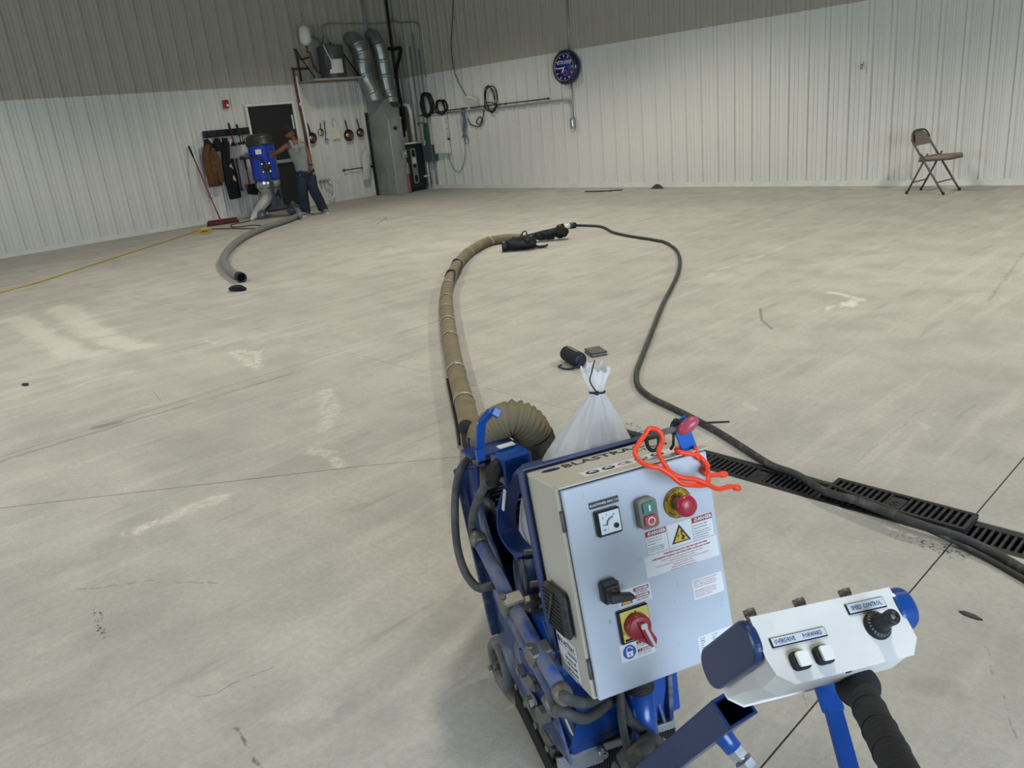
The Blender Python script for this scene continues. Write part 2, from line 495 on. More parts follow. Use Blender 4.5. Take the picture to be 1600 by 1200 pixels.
def panel_mesh(name, h, m):
    P = rib_profile(); n = len(P); th = 0.004
    mb = MB()
    vs = [(a, -b, 0) for a, b in P]+[(a, -b, h) for a, b in P]+[(a, -b+th, 0) for a, b in P]+[(a, -b+th, h) for a, b in P]
    fs = []
    for i in range(n-1):
        fs.append((i, i+1, n+i+1, n+i)); fs.append((2*n+i, 3*n+i, 3*n+i+1, 2*n+i+1))
        fs.append((n+i, n+i+1, 3*n+i+1, 3*n+i)); fs.append((i, 2*n+i, 2*n+i+1, i+1))
    mb.add(vs, fs)
    return mb.mesh(name, m)
ZS = 2.47
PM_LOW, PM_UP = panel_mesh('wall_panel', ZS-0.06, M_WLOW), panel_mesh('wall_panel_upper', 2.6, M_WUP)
def clad(wall, x0, y0, rz, L):
    n = int(math.ceil(L/(3*PITCHR)))
    for i in range(n):
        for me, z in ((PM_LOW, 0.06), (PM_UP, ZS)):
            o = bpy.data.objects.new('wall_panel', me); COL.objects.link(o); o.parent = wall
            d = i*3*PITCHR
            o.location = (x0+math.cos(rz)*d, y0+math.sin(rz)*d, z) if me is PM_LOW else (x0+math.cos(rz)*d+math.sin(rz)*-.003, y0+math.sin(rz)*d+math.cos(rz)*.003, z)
            o.rotation_euler = (0, 0, rz)
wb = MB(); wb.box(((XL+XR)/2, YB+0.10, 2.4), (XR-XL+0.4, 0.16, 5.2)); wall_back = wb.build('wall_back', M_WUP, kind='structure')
# a rib of the back wall stands at x = -5.0; first panel starts so that ribs line up
PH_B = (-4.955-.079)-3*PITCHR*12
clad(wall_back, PH_B, YB, 0.0, XR-PH_B)
wl = MB(); wl.box((XL-0.10, (YF+YB)/2, 2.4), (0.16, YB-YF+0.4, 5.2)); wall_left = wl.build('wall_left', M_WUP, kind='structure')
PH_L = 3.672+.079-3*PITCHR*8 - PITCHR*0
def clad_left():
    y = 3.672-.079+3*PITCHR*8+.0
    # panels run along +y; the profile bulges towards -local y, so rotate by +90 deg: local x -> +y, local -y -> +x
    n = 20; y0 = 3.672-.079-3*PITCHR*11
    for i in range(n+2):
        yy = y0+i*3*PITCHR
        for me, z in ((PM_LOW, 0.06), (PM_UP, ZS)):
            o = bpy.data.objects.new('wall_panel', me); COL.objects.link(o); o.parent = wall_left
            o.location = (XL-(0.003 if me is PM_UP else 0), yy, z); o.rotation_euler = (0, 0, PI/2)
clad_left()
M_PAINT = mat('painted_steel', '#8a887e', 0.6)
cb = MB(); cb.box(((XL+XR)/2, (YF+YB)/2, 5.05), (XR-XL+0.6, YB-YF+0.6, 0.1)); cb.build('ceiling', M_PAINT, kind='structure')
DOOR_OPEN = (-3.1, 1.5, 3.7)   # y0, y1, height of the open overhead door in the right wall
wr = MB()
wr.box((XR+.1, (YF+DOOR_OPEN[0])/2, 2.5), (.2, DOOR_OPEN[0]-YF, 5)); wr.box((XR+.1, (YB+DOOR_OPEN[1])/2, 2.5), (.2, YB-DOOR_OPEN[1], 5)); wr.box((XR+.1, sum(DOOR_OPEN[:2])/2, 4.35), (.2, DOOR_OPEN[1]-DOOR_OPEN[0], 1.3))
wr.build('wall_right', M_WUP, kind='structure')
wf = MB(); wf.box(((XL-8.2)/2, YF-.1, 2.5), (abs(XL+8.2), .2, 5)); wf.box(((XR-3.8)/2, YF-.1, 2.5), (XR+3.8, .2, 5)); wf.box((-6, YF-.1, 4.35), (4.4, .2, 1.3)); wf.build('wall_front', M_WUP, kind='structure')
def base_trim(name, a, b, out):
    mb = MB(); a, b, out = Vector(a), Vector(b), Vector(out)
    mb.bar(a+out*.022+Z3*.045, b+out*.022+Z3*.045, .07, .036, up=out, ch=.004)
    mb.bar(a+out*.03+Z3*.012, b+out*.03+Z3*.012, .02, .05, up=out)
    mb.build(name, M_TRIM, kind='structure')
base_trim('baseboard_left', (XL, YF, 0), (XL, 7.72, 0), (1, 0, 0)); base_trim('baseboard_left', (XL, 8.9, 0), (XL, YB, 0), (1, 0, 0)); base_trim('baseboard_back', (XL, YB, 0), (XR, YB, 0), (0, -1, 0))
tb = MB(); tb.bar((XL, -7, ZS), (XL, YB, ZS), .012, .012); tb.bar((XL, YB, ZS), (XR, YB, ZS), .012, .012); tb.build('trim_1', M_WLOW, kind='structure')
ct = MB(); ct.box((XL+.02, YB-.02, 2.4), (.06, .06, 4.9)); ct.build('trim_2', M_WUP, kind='structure')

# ---- trench drain
M_IRON = mat('cast_iron_dark', '#24252a', 0.55, 0.3, var=.25, vscale=30, bump=.3, bscale=150, dust='#57544c', dscale=40, dthr=(.55, .8))
M_PIT = mat('drain_pit', '#0b0b0c', 0.9)
dc = MB()
L = XR-DX0
dc.box(((XR+DX0)/2, (DY0+DY1)/2, -.15), (L, DY1-DY0, .01))
dc.box(((XR+DX0)/2, DY0+.012, -.075), (L, .018, .148), 1); dc.box(((XR+DX0)/2, DY1-.012, -.075), (L, .018, .148), 1); dc.box((DX0+.01, (DY0+DY1)/2, -.075), (.02, DY1-DY0, .148), 1)
dc.build('trim_3', [M_PIT, M_IRON], kind='structure')
GL, GW = 0.50, 0.136
def make_grate(label, loc, rz=0.0, tilt=None, lock=True):
    t = thing('drain_grate', label, 'drain grate', loc, rz, 'trench drain grates')
    W = WINV.pop(t.name)
    f = MB()
    for sy in (-1, 1): f.box((0, sy*(GW/2-.008), .0), (GL, .016, .022), ch=.002)
    for sx in (-1, 1): f.box((sx*(GL/2-.008), 0, 0), (.016, GW-.03, .022), ch=.002)
    f.box((0, -.012, .001), (.055, .085, .02), ch=.002); f.torus((0, -.02, .011), (0, 0, 1), .016, .003, 16, 6)
    f.cyl((0, -.02, .008), (0, -.02, .014), .006, n=8)
    f.build('grate_frame', M_IRON, t)
    return t
bar_me = None
def fill_bars(t):
    global bar_me
    if bar_me is None:
        b = MB(); b.box((0, 0, 0), (.0105, GW-.028, .018), ch=.002); bar_me = b.mesh('grate_bar', M_IRON)
    n = 20
    for i in range(n):
        x = -GL/2+.022+(GL-.044)*(i+.5)/n
        if abs(x) < .03: continue
        o = bpy.data.objects.new('grate_bar', bar_me); COL.objects.link(o); o.parent = t; o.location = (x, 0, 0)
yc = (DY0+DY1)/2
for i, (x, lab) in enumerate(((-2.0, 'first black drain grate, at the grit pile behind the blasting machine'),
                              (-1.495, 'second black drain grate from the grit pile, behind the orange twist tie'),
                              (-.99, 'black cast drain grate mostly hidden under the raised loose grate and black cable'),
                              (-.485, 'black cast drain grate flush in the floor just right of the raised loose grate'),
                              (.02, 'black drain grate at the right edge of the photo'))):
    fill_bars(make_grate(lab, (x, yc, -.012)))
gt = make_grate('loose black drain grate lying raised on top of the drain beside the cable', (-.965, yc+.022, .016), -.012)
fill_bars(gt)

# ================================================================== BACK CORNER
M_BLACK = mat('black_paint', '#15161a', 0.45, var=.15)
M_BLKRUB = mat('black_rubber', '#1a1a1c', 0.75, var=.2)
M_RED = mat('red_paint', '#8e1a26', 0.4)
M_DKRED = mat('dark_red', '#5a1420', 0.6, var=.2)
M_GALV = mat('galvanised_sheet', '#a4a7a6', 0.42, 0.5, var=.08, vscale=5)
M_DUCT = mat('spiral_duct_metal', '#9a9d9b', 0.36, 0.7, var=.08, vscale=6)
M_COPPER = mat('copper_pipe', '#613b2d', 0.45, 0.5, var=.25)
M_WHITEP = mat('white_plastic', '#d9d8d0', 0.45)
M_GREYP = mat('grey_conduit', '#8f908c', 0.45, 0.3)
M_CHROME = mat('chrome', '#c9cbcc', 0.18, 0.9)
M_TAN = mat('tan_canvas', '#5f4226', 0.9, var=.25, vscale=20, bump=.3, bscale=90)
M_BLKCLOTH = mat('black_cloth', '#131316', 0.95, var=.3, vscale=18, bump=.3, bscale=80)

# ---- personnel door
door = MB()
DYA, DYB, DH = 7.90, 8.90, 2.10
door.box((XL+.045, (DYA+DYB)/2, DH/2+.02), (.045, DYB-DYA-.02, DH-.02), ch=.003)
d1 = door.build('door_1', M_BLACK, kind='structure')
df = MB()
df.box((XL+.05, DYA-.025, DH/2), (.07, .05, DH), ch=.004); df.box((XL+.05, DYB+.025, DH/2), (.07, .05, DH), ch=.004); df.box((XL+.05, (DYA+DYB)/2, DH+.03), (.07, DYB-DYA+.1, .05), ch=.004)
df.build('door_frame', M_WHITEP, d1)
pb = MB(); pb.bar((XL+.13, 8.16, 1.0), (XL+.13, 8.84, 1.0), .05, .07, ch=.01); pb.box((XL+.1, 8.80, 1.0), (.08, .09, .12), ch=.01); pb.box((XL+.1, 8.19, 1.0), (.08, .06, .1), ch=.01)
pb.build('push_bar', M_GALV, d1)
hp = MB(); hp.box((XL+.075, DYB-.05, 1.75), (.012, .03, .28), ch=.003); hp.build('hinge_plate', M_WHITEP, d1)
ks = MB(); ks.box((XL+.06, (DYA+DYB)/2, .015), (.1, DYB-DYA, .03)); ks.build('threshold', M_GALV, d1)

# ---- fire alarm
p = LW(352, 163, .03)
t = thing('fire_alarm', 'small red fire alarm strobe on the left wall, above the coat rack', 'fire alarm', p)
a = MB(); a.box(p+X3*.025, (.05, .12, .155), ch=.012); a.build('alarm_body', M_RED, t)
a = MB(); a.box(p+Vector((.055, .02, -.025)), (.02, .05, .05), ch=.008); a.build('strobe_lens', M_WHITEP, t)

# ---- coat rack with hooks
pa, pb_ = LW(317, 212, .03), LW(391, 205, .03)
ra, rb = Vector((XL+.05, pa.y, 1.66)), Vector((XL+.05, pb_.y+.1, 1.66))
t = thing('coat_rack', 'long black coat rack rail on the wall left of the black door', 'coat rack', (XL+.03, (ra.y+rb.y)/2, 1.6))
a = MB(); a.bar(ra, rb, .13, .05, up=X3, ch=.008); a.build('rail', M_BLACK, t)
for i in range(6):
    y = ra.y+.08+(rb.y-ra.y-.16)*i/5
    h = MB(); h.tube([(XL+.07, y, 1.65), (XL+.11, y, 1.63), (XL+.13, y, 1.60), (XL+.15, y, 1.625), (XL+.155, y, 1.65)], .007, 6, sub=3); h.build('hook', M_BLACK, t)

def cloth_loft(mb, path, widths, depths, folds=6, amp=.18, n=28, seed=0, side=Y3, m=0, per=14):
    """a hanging or lying garment: cross sections along a path, creased into folds"""
    P = smooth_path(path, per); N = len(P)
    def it(a, t):
        q = t*(len(a)-1); k = min(int(q), len(a)-2); return a[k]+(a[k+1]-a[k])*(q-k)
    vs = []; fs = []
    for i, p in enumerate(P):
        t = i/(N-1)
        tg = (P[min(i+1, N-1)]-P[max(i-1, 0)]).normalized()
        sx = Vector(side); sx = (sx-tg*sx.dot(tg)).normalized(); sy = tg.cross(sx)
        w, d = it(widths, t)/2, it(depths, t)/2
        for k in range(n):
            a = 2*PI*k/n
            f = 1+amp*math.sin(folds*a+seed+2.2*math.sin(3*t+seed))*(.35+.65*t)+.10*mnoise.noise(Vector((math.cos(a)*1.5+seed, math.sin(a)*1.5, t*5)))
            vs.append(p+sx*math.cos(a)*w*f+sy*math.sin(a)*d*f)
    for i in range(N-1):
        for k in range(n):
            fs.append((i*n+k, i*n+(k+1) % n, (i+1)*n+(k+1) % n, (i+1)*n+k))
    fs.append(tuple(reversed(range(n)))); fs.append(tuple((N-1)*n+k for k in range(n)))
    mb.add(vs, fs, m, True)
def LWz(px, py, off): return LW(px, py, off)
# ---- clothes on the rack
t = thing('work_jacket', 'brown canvas work jacket hanging from the black coat rack', 'jacket', LW(334, 290, .1))
a = MB(); cloth_loft(a, [LW(324, 222, .12), LW(327, 240, .14), LW(331, 265, .15), LW(337, 291, .14)], [.12, .24, .28, .25], [.1, .15, .16, .13], 5, .16, seed=1); a.build('jacket_body', M_TAN, t)
for sx, pts in ((0, [(325, 226), (322, 245), (326, 268), (332, 288)]), (1, [(331, 232), (338, 250), (343, 270), (346, 284)])):
    a = MB(); cloth_loft(a, [LW(x, y, .2 if sx == 0 else .19) for x, y in pts], [.1, .15, .15, .12], [.09, .12, .12, .1], 3, .1, 16, seed=sx*3+2); a.build('sleeve', M_TAN, t)
a = MB(); cloth_loft(a, [LW(322, 219, .15), LW(325, 226, .19), LW(327, 236, .2)], [.1, .16, .06], [.1, .1, .05], 4, .1, 14, seed=5); a.build('collar', M_BLKCLOTH, t)
t = solo((lambda mb: (cloth_loft(mb, [LW(339, 217, .13), LW(340, 225, .17), LW(342, 236, .16)], [.1, .2, .14], [.08, .15, .1], 4, .12, 18, seed=8), mb)[1])(MB()), 'knit_hat', M_BLKCLOTH, 'black knit cap hanging on the rack beside the brown jacket', 'cap', LW(342, 236, .16))
t = thing('black_coat', 'long narrow black coat hanging on the rack right of the brown jacket', 'coat', LW(366, 310, .1))
a = MB(); cloth_loft(a, [LW(351, 216, .12), LW(354, 240, .15), LW(360, 275, .16), LW(368, 310, .14)], [.1, .20, .26, .22], [.1, .16, .17, .12], 5, .16, seed=3); a.build('coat_body', M_BLKCLOTH, t)
a = MB(); cloth_loft(a, [LW(354, 222, .2), LW(358, 248, .22), LW(363, 275, .22), LW(366, 292, .21)], [.1, .13, .12, .1], [.08, .1, .1, .08], 3, .12, 14, seed=7); a.build('sleeve', M_BLKCLOTH, t)
for (x, y) in ((361, 260), (366, 279)):
    a = MB(); c = LW(x, y, .26); cloth_loft(a, [c+Z3*.06, c, c-Z3*.05+Y3*.03], [.03, .06, .03], [.03, .04, .02], 4, .2, 10, seed=x); a.build('glove', mat('pale_leather', '#b6ab92', .8), t, label='pale glove tucked in the coat pocket')

# ---- long handled tools
def long_tool(name, label, cat, top, bot, shaft_m, grip=True, r=.013):
    t = thing(name, label, cat, bot)
    a = MB(); a.cyl(top, bot, r, n=8); a.build('shaft', shaft_m, t)
    if grip:
        d = (bot-top).normalized(); g_ = MB(); g_.tube([top-d*.01, top+d*.02, top+d*.2, top+d*.22], [r*1.2, r*1.6, r*1.5, r*1.1], 8); g_.build('grip', M_BLKRUB, t)
    return t
t = long_tool('push_broom', 'dark red push broom leaning on the wall, head on the floor left of the jackets', 'broom', LW(295, 229, .05), FL(345, 345, .09), M_RED)
A_, B_ = FL(325, 347.5, .075), FL(370, 341, .075)
a = MB(); a.bar(A_, B_, .07, .05, ch=.01); a.build('broom_head', M_DKRED, t)
a = MB()
for i in range(26):
    q = A_.lerp(B_, (i+.5)/26)
    for s_ in (-1, 1): a.cyl(q+X3*.02*s_, q+X3*.045*s_-Z3*.073, .018, .023, 6)
a.build('bristles', M_DKRED, t, kind='stuff')
a = MB(); a.cyl(LW(329, 305, .1)+X3*.02, LW(331, 308.5, .1)+X3*.02, .017, n=8); a.build('sticker_band', M_WHITEP, t)
t = long_tool('red_broom', 'red shafted broom hanging on the rack, black grip highest of the two', 'broom', LW(357, 193, .16), LW(366, 226, .14), M_RED, r=.014)
a = MB(); cloth_loft(a, [LW(364, 222, .14), LW(366, 232, .14), LW(367, 242, .14)], [.05, .18, .26], [.05, .06, .07], 9, .05, 20, seed=1); a.build('broom_head', M_BLKCLOTH, t)
t = long_tool('red_mop', 'red shafted squeegee hanging on the rack next to the black door frame', 'squeegee', LW(370, 195, .16), LW(377, 224, .14), M_RED, r=.014)
a = MB(); a.bar(LW(371, 225, .14), LW(384, 222, .14), .03, .05, ch=.006); a.build('squeegee_head', M_BLACK, t)
# grey shovel, blade up
t = long_tool('snow_shovel', 'grey metal scoop shovel hanging blade up behind the blue vacuum', 'shovel', LW(369, 246, .2), LW(378, 297, .16), M_BLACK, False, .014)
bl = [LW(357, 229, .2), LW(391, 226, .2), LW(391, 247, .24), LW(358, 248, .24)]
a = MB()
def blade(u, v):
    p_ = (bl[0].lerp(bl[1], u)).lerp(bl[3].lerp(bl[2], u), v); return p_+X3*(.05*(2*u-1)**2+.012*math.cos(u*26)*.2)
a.grid(blade, 16, 4); a.grid(lambda u, v: blade(1-u, v)-X3*.006, 16, 4)
a.build('blade', M_GALV, t)
a = MB(); a.bar(LW(374, 297, .16), LW(381, 296, .16), .03, .03, ch=.006); a.build('handle_grip', M_BLACK, t)
t = long_tool('deck_brush', 'short red brush with black bristles hanging low behind the blue vacuum', 'brush', LW(382, 248, .16), LW(390, 288, .16), M_RED, True, .013)
a = MB(); a.tube([LW(382, 248, .16), LW(380.5, 230, .15), LW(379, 209, .12)], .006, 6); a.build('hanging_cord', M_BLKRUB, t)
a = MB(); a.bar(LW(384, 291, .16), LW(404, 288, .16), .09, .06, ch=.01); a.build('brush_block', M_RED, t)
a = MB(); cloth_loft(a, [LW(394, 288, .2), LW(395, 297, .2), LW(395, 304, .2)], [.18, .24, .2], [.08, .11, .1], 12, .06, 30, seed=1); a.build('bristles', M_BLKCLOTH, t, kind='stuff')

# ---- kitchen utensils on the wall
def pan(label, c, r, top, bowl):
    p = LW(*c, .045); q = LW(*top, .05)
    t = thing('frying_pan', label, 'pan', p-Z3*r, 0, 'pans hung on the wall')
    a = MB(); a.lathe([(0, .0), (r*.72, 0), (r*.95, .03), (r, .055), (r*.97, .057), (r*.92, .032), (r*.68, .008), (0, .008)], p-X3*.01, X3, 28); a.build('bowl', bowl, t)
    a = MB(); a.lathe([(0, 0), (r*.42, 0), (r*.42, .004), (0, .004)], p+X3*.002, X3, 20); a.build('pan_base', mat('worn_steel', '#b9b3a8', .35, .6), t)
    d = (q-p); d.x = 0; d.normalize()
    a = MB(); a.bar(p+d*r*.95+X3*.03, q+X3*.0, .03, .016, up=X3, ch=.005); a.torus(q+d*.012, X3, .012, .004, 12, 5); a.build('handle', M_BLACK, t)
    return t
M_PANR = mat('dark_red_enamel', '#4a1b1e', .35, .2); M_PANC = mat('browned_copper_pan', '#5b3a2c', .35, .5, var=.3)
pan('red frying pan on the wall, nearest the door and the red pipe', (486.3, 215.8), .115, (480.7, 194), M_PANR)
pan('largest brown pan on the wall, just right of the cutting board', (543.8, 211.4), .125, (539.4, 189), M_PANC)
pan('smallest brown saucepan on the wall, rightmost of the utensils', (561.7, 207.3), .095, (557.6, 187), M_PANC)
p, q = LW(501.5, 206.5, .05), LW(500.4, 192, .05)
t = thing('wire_strainer', 'small black wire strainer on the wall beside the red frying pan', 'strainer', p-Z3*.07)
a = MB(); a.torus(p, X3, .068, .006, 24, 6); a.build('rim', M_BLACK, t)
a = MB(); a.lathe([(.066, 0), (.05, -.02), (.0, -.035)], p, (1, 0, 0), 18); a.build('mesh_bowl', mat('dark_wire_mesh', '#77746a', .6, .4), t)
a = MB(); a.bar(p+(q-p).normalized()*.068, q, .014, .01, up=X3); a.build('handle', M_BLACK, t)
p, q = LW(510.6, 218, .06), LW(506.8, 193, .05)
t = thing('ladle', 'steel ladle with a dark handle hanging left of the cutting board', 'ladle', p-Z3*.05)
a = MB(); a.lathe([(.0, -.035), (.03, -.028), (.045, 0), (.042, 0), (.028, -.022), (0, -.03)], p, (.5, 0, .86), 16); a.build('ladle_bowl', M_CHROME, t)
a = MB(); a.tube([p+Vector((0, -.03, .02)), p.lerp(q, .4), q], [.007, .01, .009], 8); a.torus(q+Z3*.03, X3, .025, .005, 14, 5); a.build('handle', M_BLACK, t)
t = thing('cutting_board', 'cream cutting board with a handle hanging on the wall between pans', 'cutting board', LW(525, 217, .03))
c0, c1, c2, c3, h0 = LW(518, 200, .04), LW(530, 198, .04), LW(531.5, 216.5, .04), LW(520, 218, .04), LW(520.5, 188, .04)
mid = (c0+c1)/2; hd = (h0-mid)
poly = [c3, c2, c1, mid.lerp(c1, .45)+hd*.1, mid+hd*.85+Y3*.03, mid+hd*1.0, mid+hd*.85-Y3*.03, mid.lerp(c0, .45)+hd*.1, c0]
a = MB(); a.prism([(v.y, v.z) for v in poly], .018, Matrix(((0, 0, 1, XL+.04), (1, 0, 0, 0), (0, 1, 0, 0), (0, 0, 0, 1)))); a.build('board', mat('cream_board', '#d8d2b8', .6), t, bevel=.004)
a = MB(); a.torus(h0+X3*.01+Z3*.01, X3, .02, .003, 12, 5); a.build('hang_loop', M_GREYP, t)

# ---- pipes, towel rail, tap
def pipe(name, label, cat, pts, r, m, fit=None, fm=None, n=10, sub=0, group=None):
    t = thing(name, label, cat, pts[-1], 0, group)
    a = MB(); a.tube(pts, r, n, sub=sub); a.build('run', m, t)
    if fit:
        for f in fit:
            k = MB(); k.sphere(f, r*1.7, 10, 6); k.build('fitting', fm or m, t)
    return t
pipe('copper_pipe', 'brown copper pipe running from the water heater down beside the door', 'pipe', [LW(483, 107, .12), LW(458, 108, .07), LW(463, 140, .06), LW(476, 205, .06), LW(484, 250, .06)], .021, M_COPPER, [LW(458, 108, .07), LW(470, 172, .06)])
pipe('drain_pipe', 'white plastic drain pipe beside the copper pipe, from shelf to floor', 'pipe', [LW(463, 119, .1), LW(468, 146, .1), LW(480, 205, .1), Vector((XL+.1, LW(488, 250, .1).y, .05))], .024, M_WHITEP, [LW(470, 163, .1), LW(489, 255, .1)])
p, q = LW(538.5, 266, .08), LW(582, 259.5, .08)
t = thing('towel_rail', 'thin black towel rail on the wall left of the furnace', 'towel rail', p)
a = MB(); a.cyl(p, q, .012, n=8); a.build('rod', M_BLACK, t)
a = MB(); a.box(p-X3*.03, (.06, .03, .05), ch=.006); a.box(q-X3*.03, (.06, .03, .05), ch=.006); a.build('bracket', M_BLACK, t)
towel = MB(); cloth_loft(towel, [LW(573, 234, .13), LW(572, 250, .14), LW(573, 262, .15), LW(573, 281, .12)], [.15, .21, .20, .19], [.04, .08, .07, .06], 7, .08, 26, seed=4)
solo(towel, 'towel', mat('white_towel', '#c9c8c4', .95, var=.15), 'white towel draped over the rail beside the furnace', 'towel', LW(573, 282, .12))
p = LW(506, 283, .05)
t = thing('wall_tap', 'chrome hose tap low on the wall right of the man', 'tap', p-Z3*.1)
a = MB(); a.box(p-X3*.02, (.03, .22, .06), ch=.01); a.cyl(p, p+X3*.13, .022, n=10); a.tube([p+X3*.12, p+Vector((.17, .04, -.02)), p+Vector((.18, .06, -.1))], .02, 10, sub=4); a.build('tap_body', M_CHROME, t)
for s_ in (-1, 1):
    a = MB(); a.cyl(p+Y3*s_*.08, p+Vector((.06, s_*.09, .01)), .016, n=8); a.sphere(p+Vector((.07, s_*.09, .01)), .03, 10, 6); a.build('handle', M_CHROME, t)
a = MB(); a.tube([p+Vector((.1, .06, -.05)), p+Vector((.11, .14, -.1)), p+Vector((.1, .15, -.28)), p+Vector((.09, .08, -.38)), p+Vector((.09, .02, -.28))], .018, 8, sub=5); a.build('short_hose', M_WHITEP, t)

# ---- shelf and water heater
s0, s1 = LW(466, 127, .03), LW(546, 124, .03)
ya, yb, zs = 9.17, 10.36, 2.50
t = thing('heater_shelf', 'wooden wall shelf with a metal edge holding the grey water heater', 'shelf', (XL+.03, (ya+yb)/2, zs-.04))
a = MB(); a.box((XL+.35, (ya+yb)/2, zs), (.64, yb-ya, .03), ch=.004); a.build('board', mat('plywood', '#8c7450', .7, var=.2), t)
a = MB(); a.box((XL+.675, (ya+yb)/2, zs), (.01, yb-ya+.01, .04)); a.box((XL+.35, ya, zs), (.64, .01, .04)); a.build('edge_trim', M_GALV, t)
for y in (ya+.06, yb-.06):
    a = MB(); a.bar((XL+.65, y, zs-.03), (XL+.04, y, zs+.62), .03, .006, up=Y3); a.bar((XL+.04, y, zs-.02), (XL+.04, y, zs+.65), .03, .01, up=X3); a.build('hanger_bracket', M_BLACK, t)
hc = Vector((XL+.36, 9.83, zs+.016))
t = thing('water_heater', 'dark grey round water heater on the wall shelf', 'water heater', hc)
M_HEAT = mat('heater_grey', '#4a4b4c', .4, .2)
a = MB(); a.lathe([(.0, 0), (.27, 0), (.275, .02), (.275, .03), (.27, .035), (.27, .60), (.275, .605), (.275, .625), (.25, .64), (0, .645)], hc, Z3, 36); a.build('tank', M_HEAT, t)
n_ = Vector((.87, -.49, 0)); x_ = Vector((.49, .87, 0))
a = MB()
for i in range(7):
    an = math.radians(-12+i*9); d_ = n_*math.cos(an)+x_*math.sin(an); tt = x_*math.cos(an)-n_*math.sin(an)
    a.obox(hc+d_*.271+Z3*.23, tt, Z3, d_, (.045, .27, .004))
a.build('rating_label', mat('paper_white', '#cfcdc6', .7), t)
a = MB(); a.tube([hc+Vector((.1, -.2, .66)), hc+n_*.27-x_*.12+Z3*.6, hc+n_*.285-x_*.03+Z3*.35, hc+n_*.28+Z3*.22], .012, 8, sub=6); a.build('overflow_tube', M_WHITEP, t)
for dx, dy in ((-.1, -.1), (-.1, .1)):
    a = MB(); a.cyl(hc+Vector((dx, dy, .64)), hc+Vector((dx, dy, .72)), .02, n=8); a.build('nipple', M_COPPER, t)
a = MB(); a.box(hc+Vector((.2, -.19, .3)), (.06, .05, .25), ch=.01, xf=None); a.build('element_cover', M_HEAT, t)
ec = LW(476.5, 55, .2)
t = thing('expansion_tank', 'small white expansion tank on the wall above the water heater', 'tank', ec-Z3*.2)
a = MB(); a.lathe([(0, -.2), (.06, -.19), (.12, -.14), (.125, 0), (.12, .12), (.06, .18), (.02, .19), (.015, .22), (0, .22)], ec, Z3, 24); a.build('tank_shell', M_WHITEP, t)
a = MB(); a.tube([ec-Z3*.2, ec-Z3*.3, ec+Vector((0, .06, -.36)), ec+Vector((0, .1, -.62)), ec+Vector((.05, .2, -.75))], .016, 8, sub=3); a.tube([ec+Vector((0, .02, -.42)), ec+Vector((0, -.2, -.45)), ec+Vector((0, -.3, -.25))], .014, 8, sub=3); a.build('copper_branch', M_COPPER, t)
a = MB(); a.sphere(ec+Vector((.02, -.1, -.44)), .03, 10, 6); a.sphere(ec+Vector((.02, .1, -.62)), .032, 10, 6); a.build('valve', M_RED, t)
jb = LW(508.5, 64, .06)
t = thing('junction_box', 'grey junction box on the wall above the water heater with long conduit', 'junction box', jb-Z3*.06)
a = MB(); a.box(jb, (.07, .1, .13), ch=.008); a.build('box_body', M_GREYP, t)
a = MB(); a.tube([jb+Z3*.06, LW(505, 45, .06), LW(508, 38, .06), LW(520, 37, .06), LW(585, 37, .06), LW(612, 34, .06), Vector((XL+.06, YB-.1, LW(640, 29, .06).z)), Vector((XL+.25, YB-.06, BW(646, 30, .06).z)), BW(652, 36, .06), BW(658, 70, .06), BW(666, 120, .06)], .014, 8, sub=4); a.build('conduit', M_GREYP, t)
a = MB(); a.tube([jb-Z3*.03, jb+Vector((.02, -.1, -.03)), jb+Vector((.03, -.22, .05)), ec+Vector((.05, .12, -.02))], .016, 8, sub=5); a.build('flex_conduit', M_GREYP, t)

# ---- galvanised ducts and plenum
def duct(label, pts, r, cuffs):
    t = thing('round_duct', label, 'duct', pts[-1], 0, 'round galvanised ducts')
    P = smooth_path(pts, 6)
    a = MB(); a.tube(P, r, 24); a.build('duct_run', M_DUCT, t)
    for c in cuffs:
        k = int(c*(len(P)-1)); k = min(max(k, 1), len(P)-2); d_ = (P[k+1]-P[k-1]).normalized()
        b = MB(); b.tube([P[k]-d_*.035, P[k]-d_*.03, P[k]+d_*.03, P[k]+d_*.035], [r, r+.008, r+.008, r], 24, caps=False); b.build('seam_band', M_DUCT, t)
    return t
duct('left galvanised duct bending out of the wall into the furnace top', [LW(548, 62, .045), LW(553, 63, .25), LW(560, 72, .42), LW(565.5, 85, .46), LW(567.5, 108, .46), LW(573, 125, .48), LW(581, 140, .5), LW(586, 158, .5)], .165, (.3, .42, .5, .66, .9))
duct('right galvanised duct bending out of the wall into the furnace side', [LW(579, 56, .045), LW(584, 58, .25), LW(590, 68, .42), LW(595, 82, .46), LW(600, 110, .46), LW(605, 135, .48), LW(610, 150, .52), LW(613, 163, .58)], .15, (.34, .5, .62, .8, .95))
FX0, FX1, FY0, FY1 = XL+.1, -14.80, 10.70, 11.06
t = thing('furnace', 'tall grey sheet metal furnace cabinet with a tapered top in the corner', 'furnace', ((FX0+FX1)/2, (FY0+FY1)/2, 0))
zt = 1.62
a = MB(); a.box(((FX0+FX1)/2, (FY0+FY1)/2, zt/2), (FX1-FX0, FY1-FY0, zt), ch=.006); a.build('cabinet', M_GALV, t)
a = MB(); x0, x1, y0, y1, xa, xb = FX0, FX1, FY0, FY1, FX0+.0, FX0+.44
a.add([(x0, y0, zt), (x1, y0, zt), (x1, y1, zt), (x0, y1, zt), (xa, y0+.06, zt+.42), (xb, y0+.06, zt+.42), (xb, y1-.1, zt+.42), (xa, y1-.1, zt+.42)], [(0, 1, 5, 4), (1, 2, 6, 5), (2, 3, 7, 6), (3, 0, 4, 7), (4, 5, 6, 7), (3, 2, 1, 0)]); a.build('plenum', M_GALV, t)
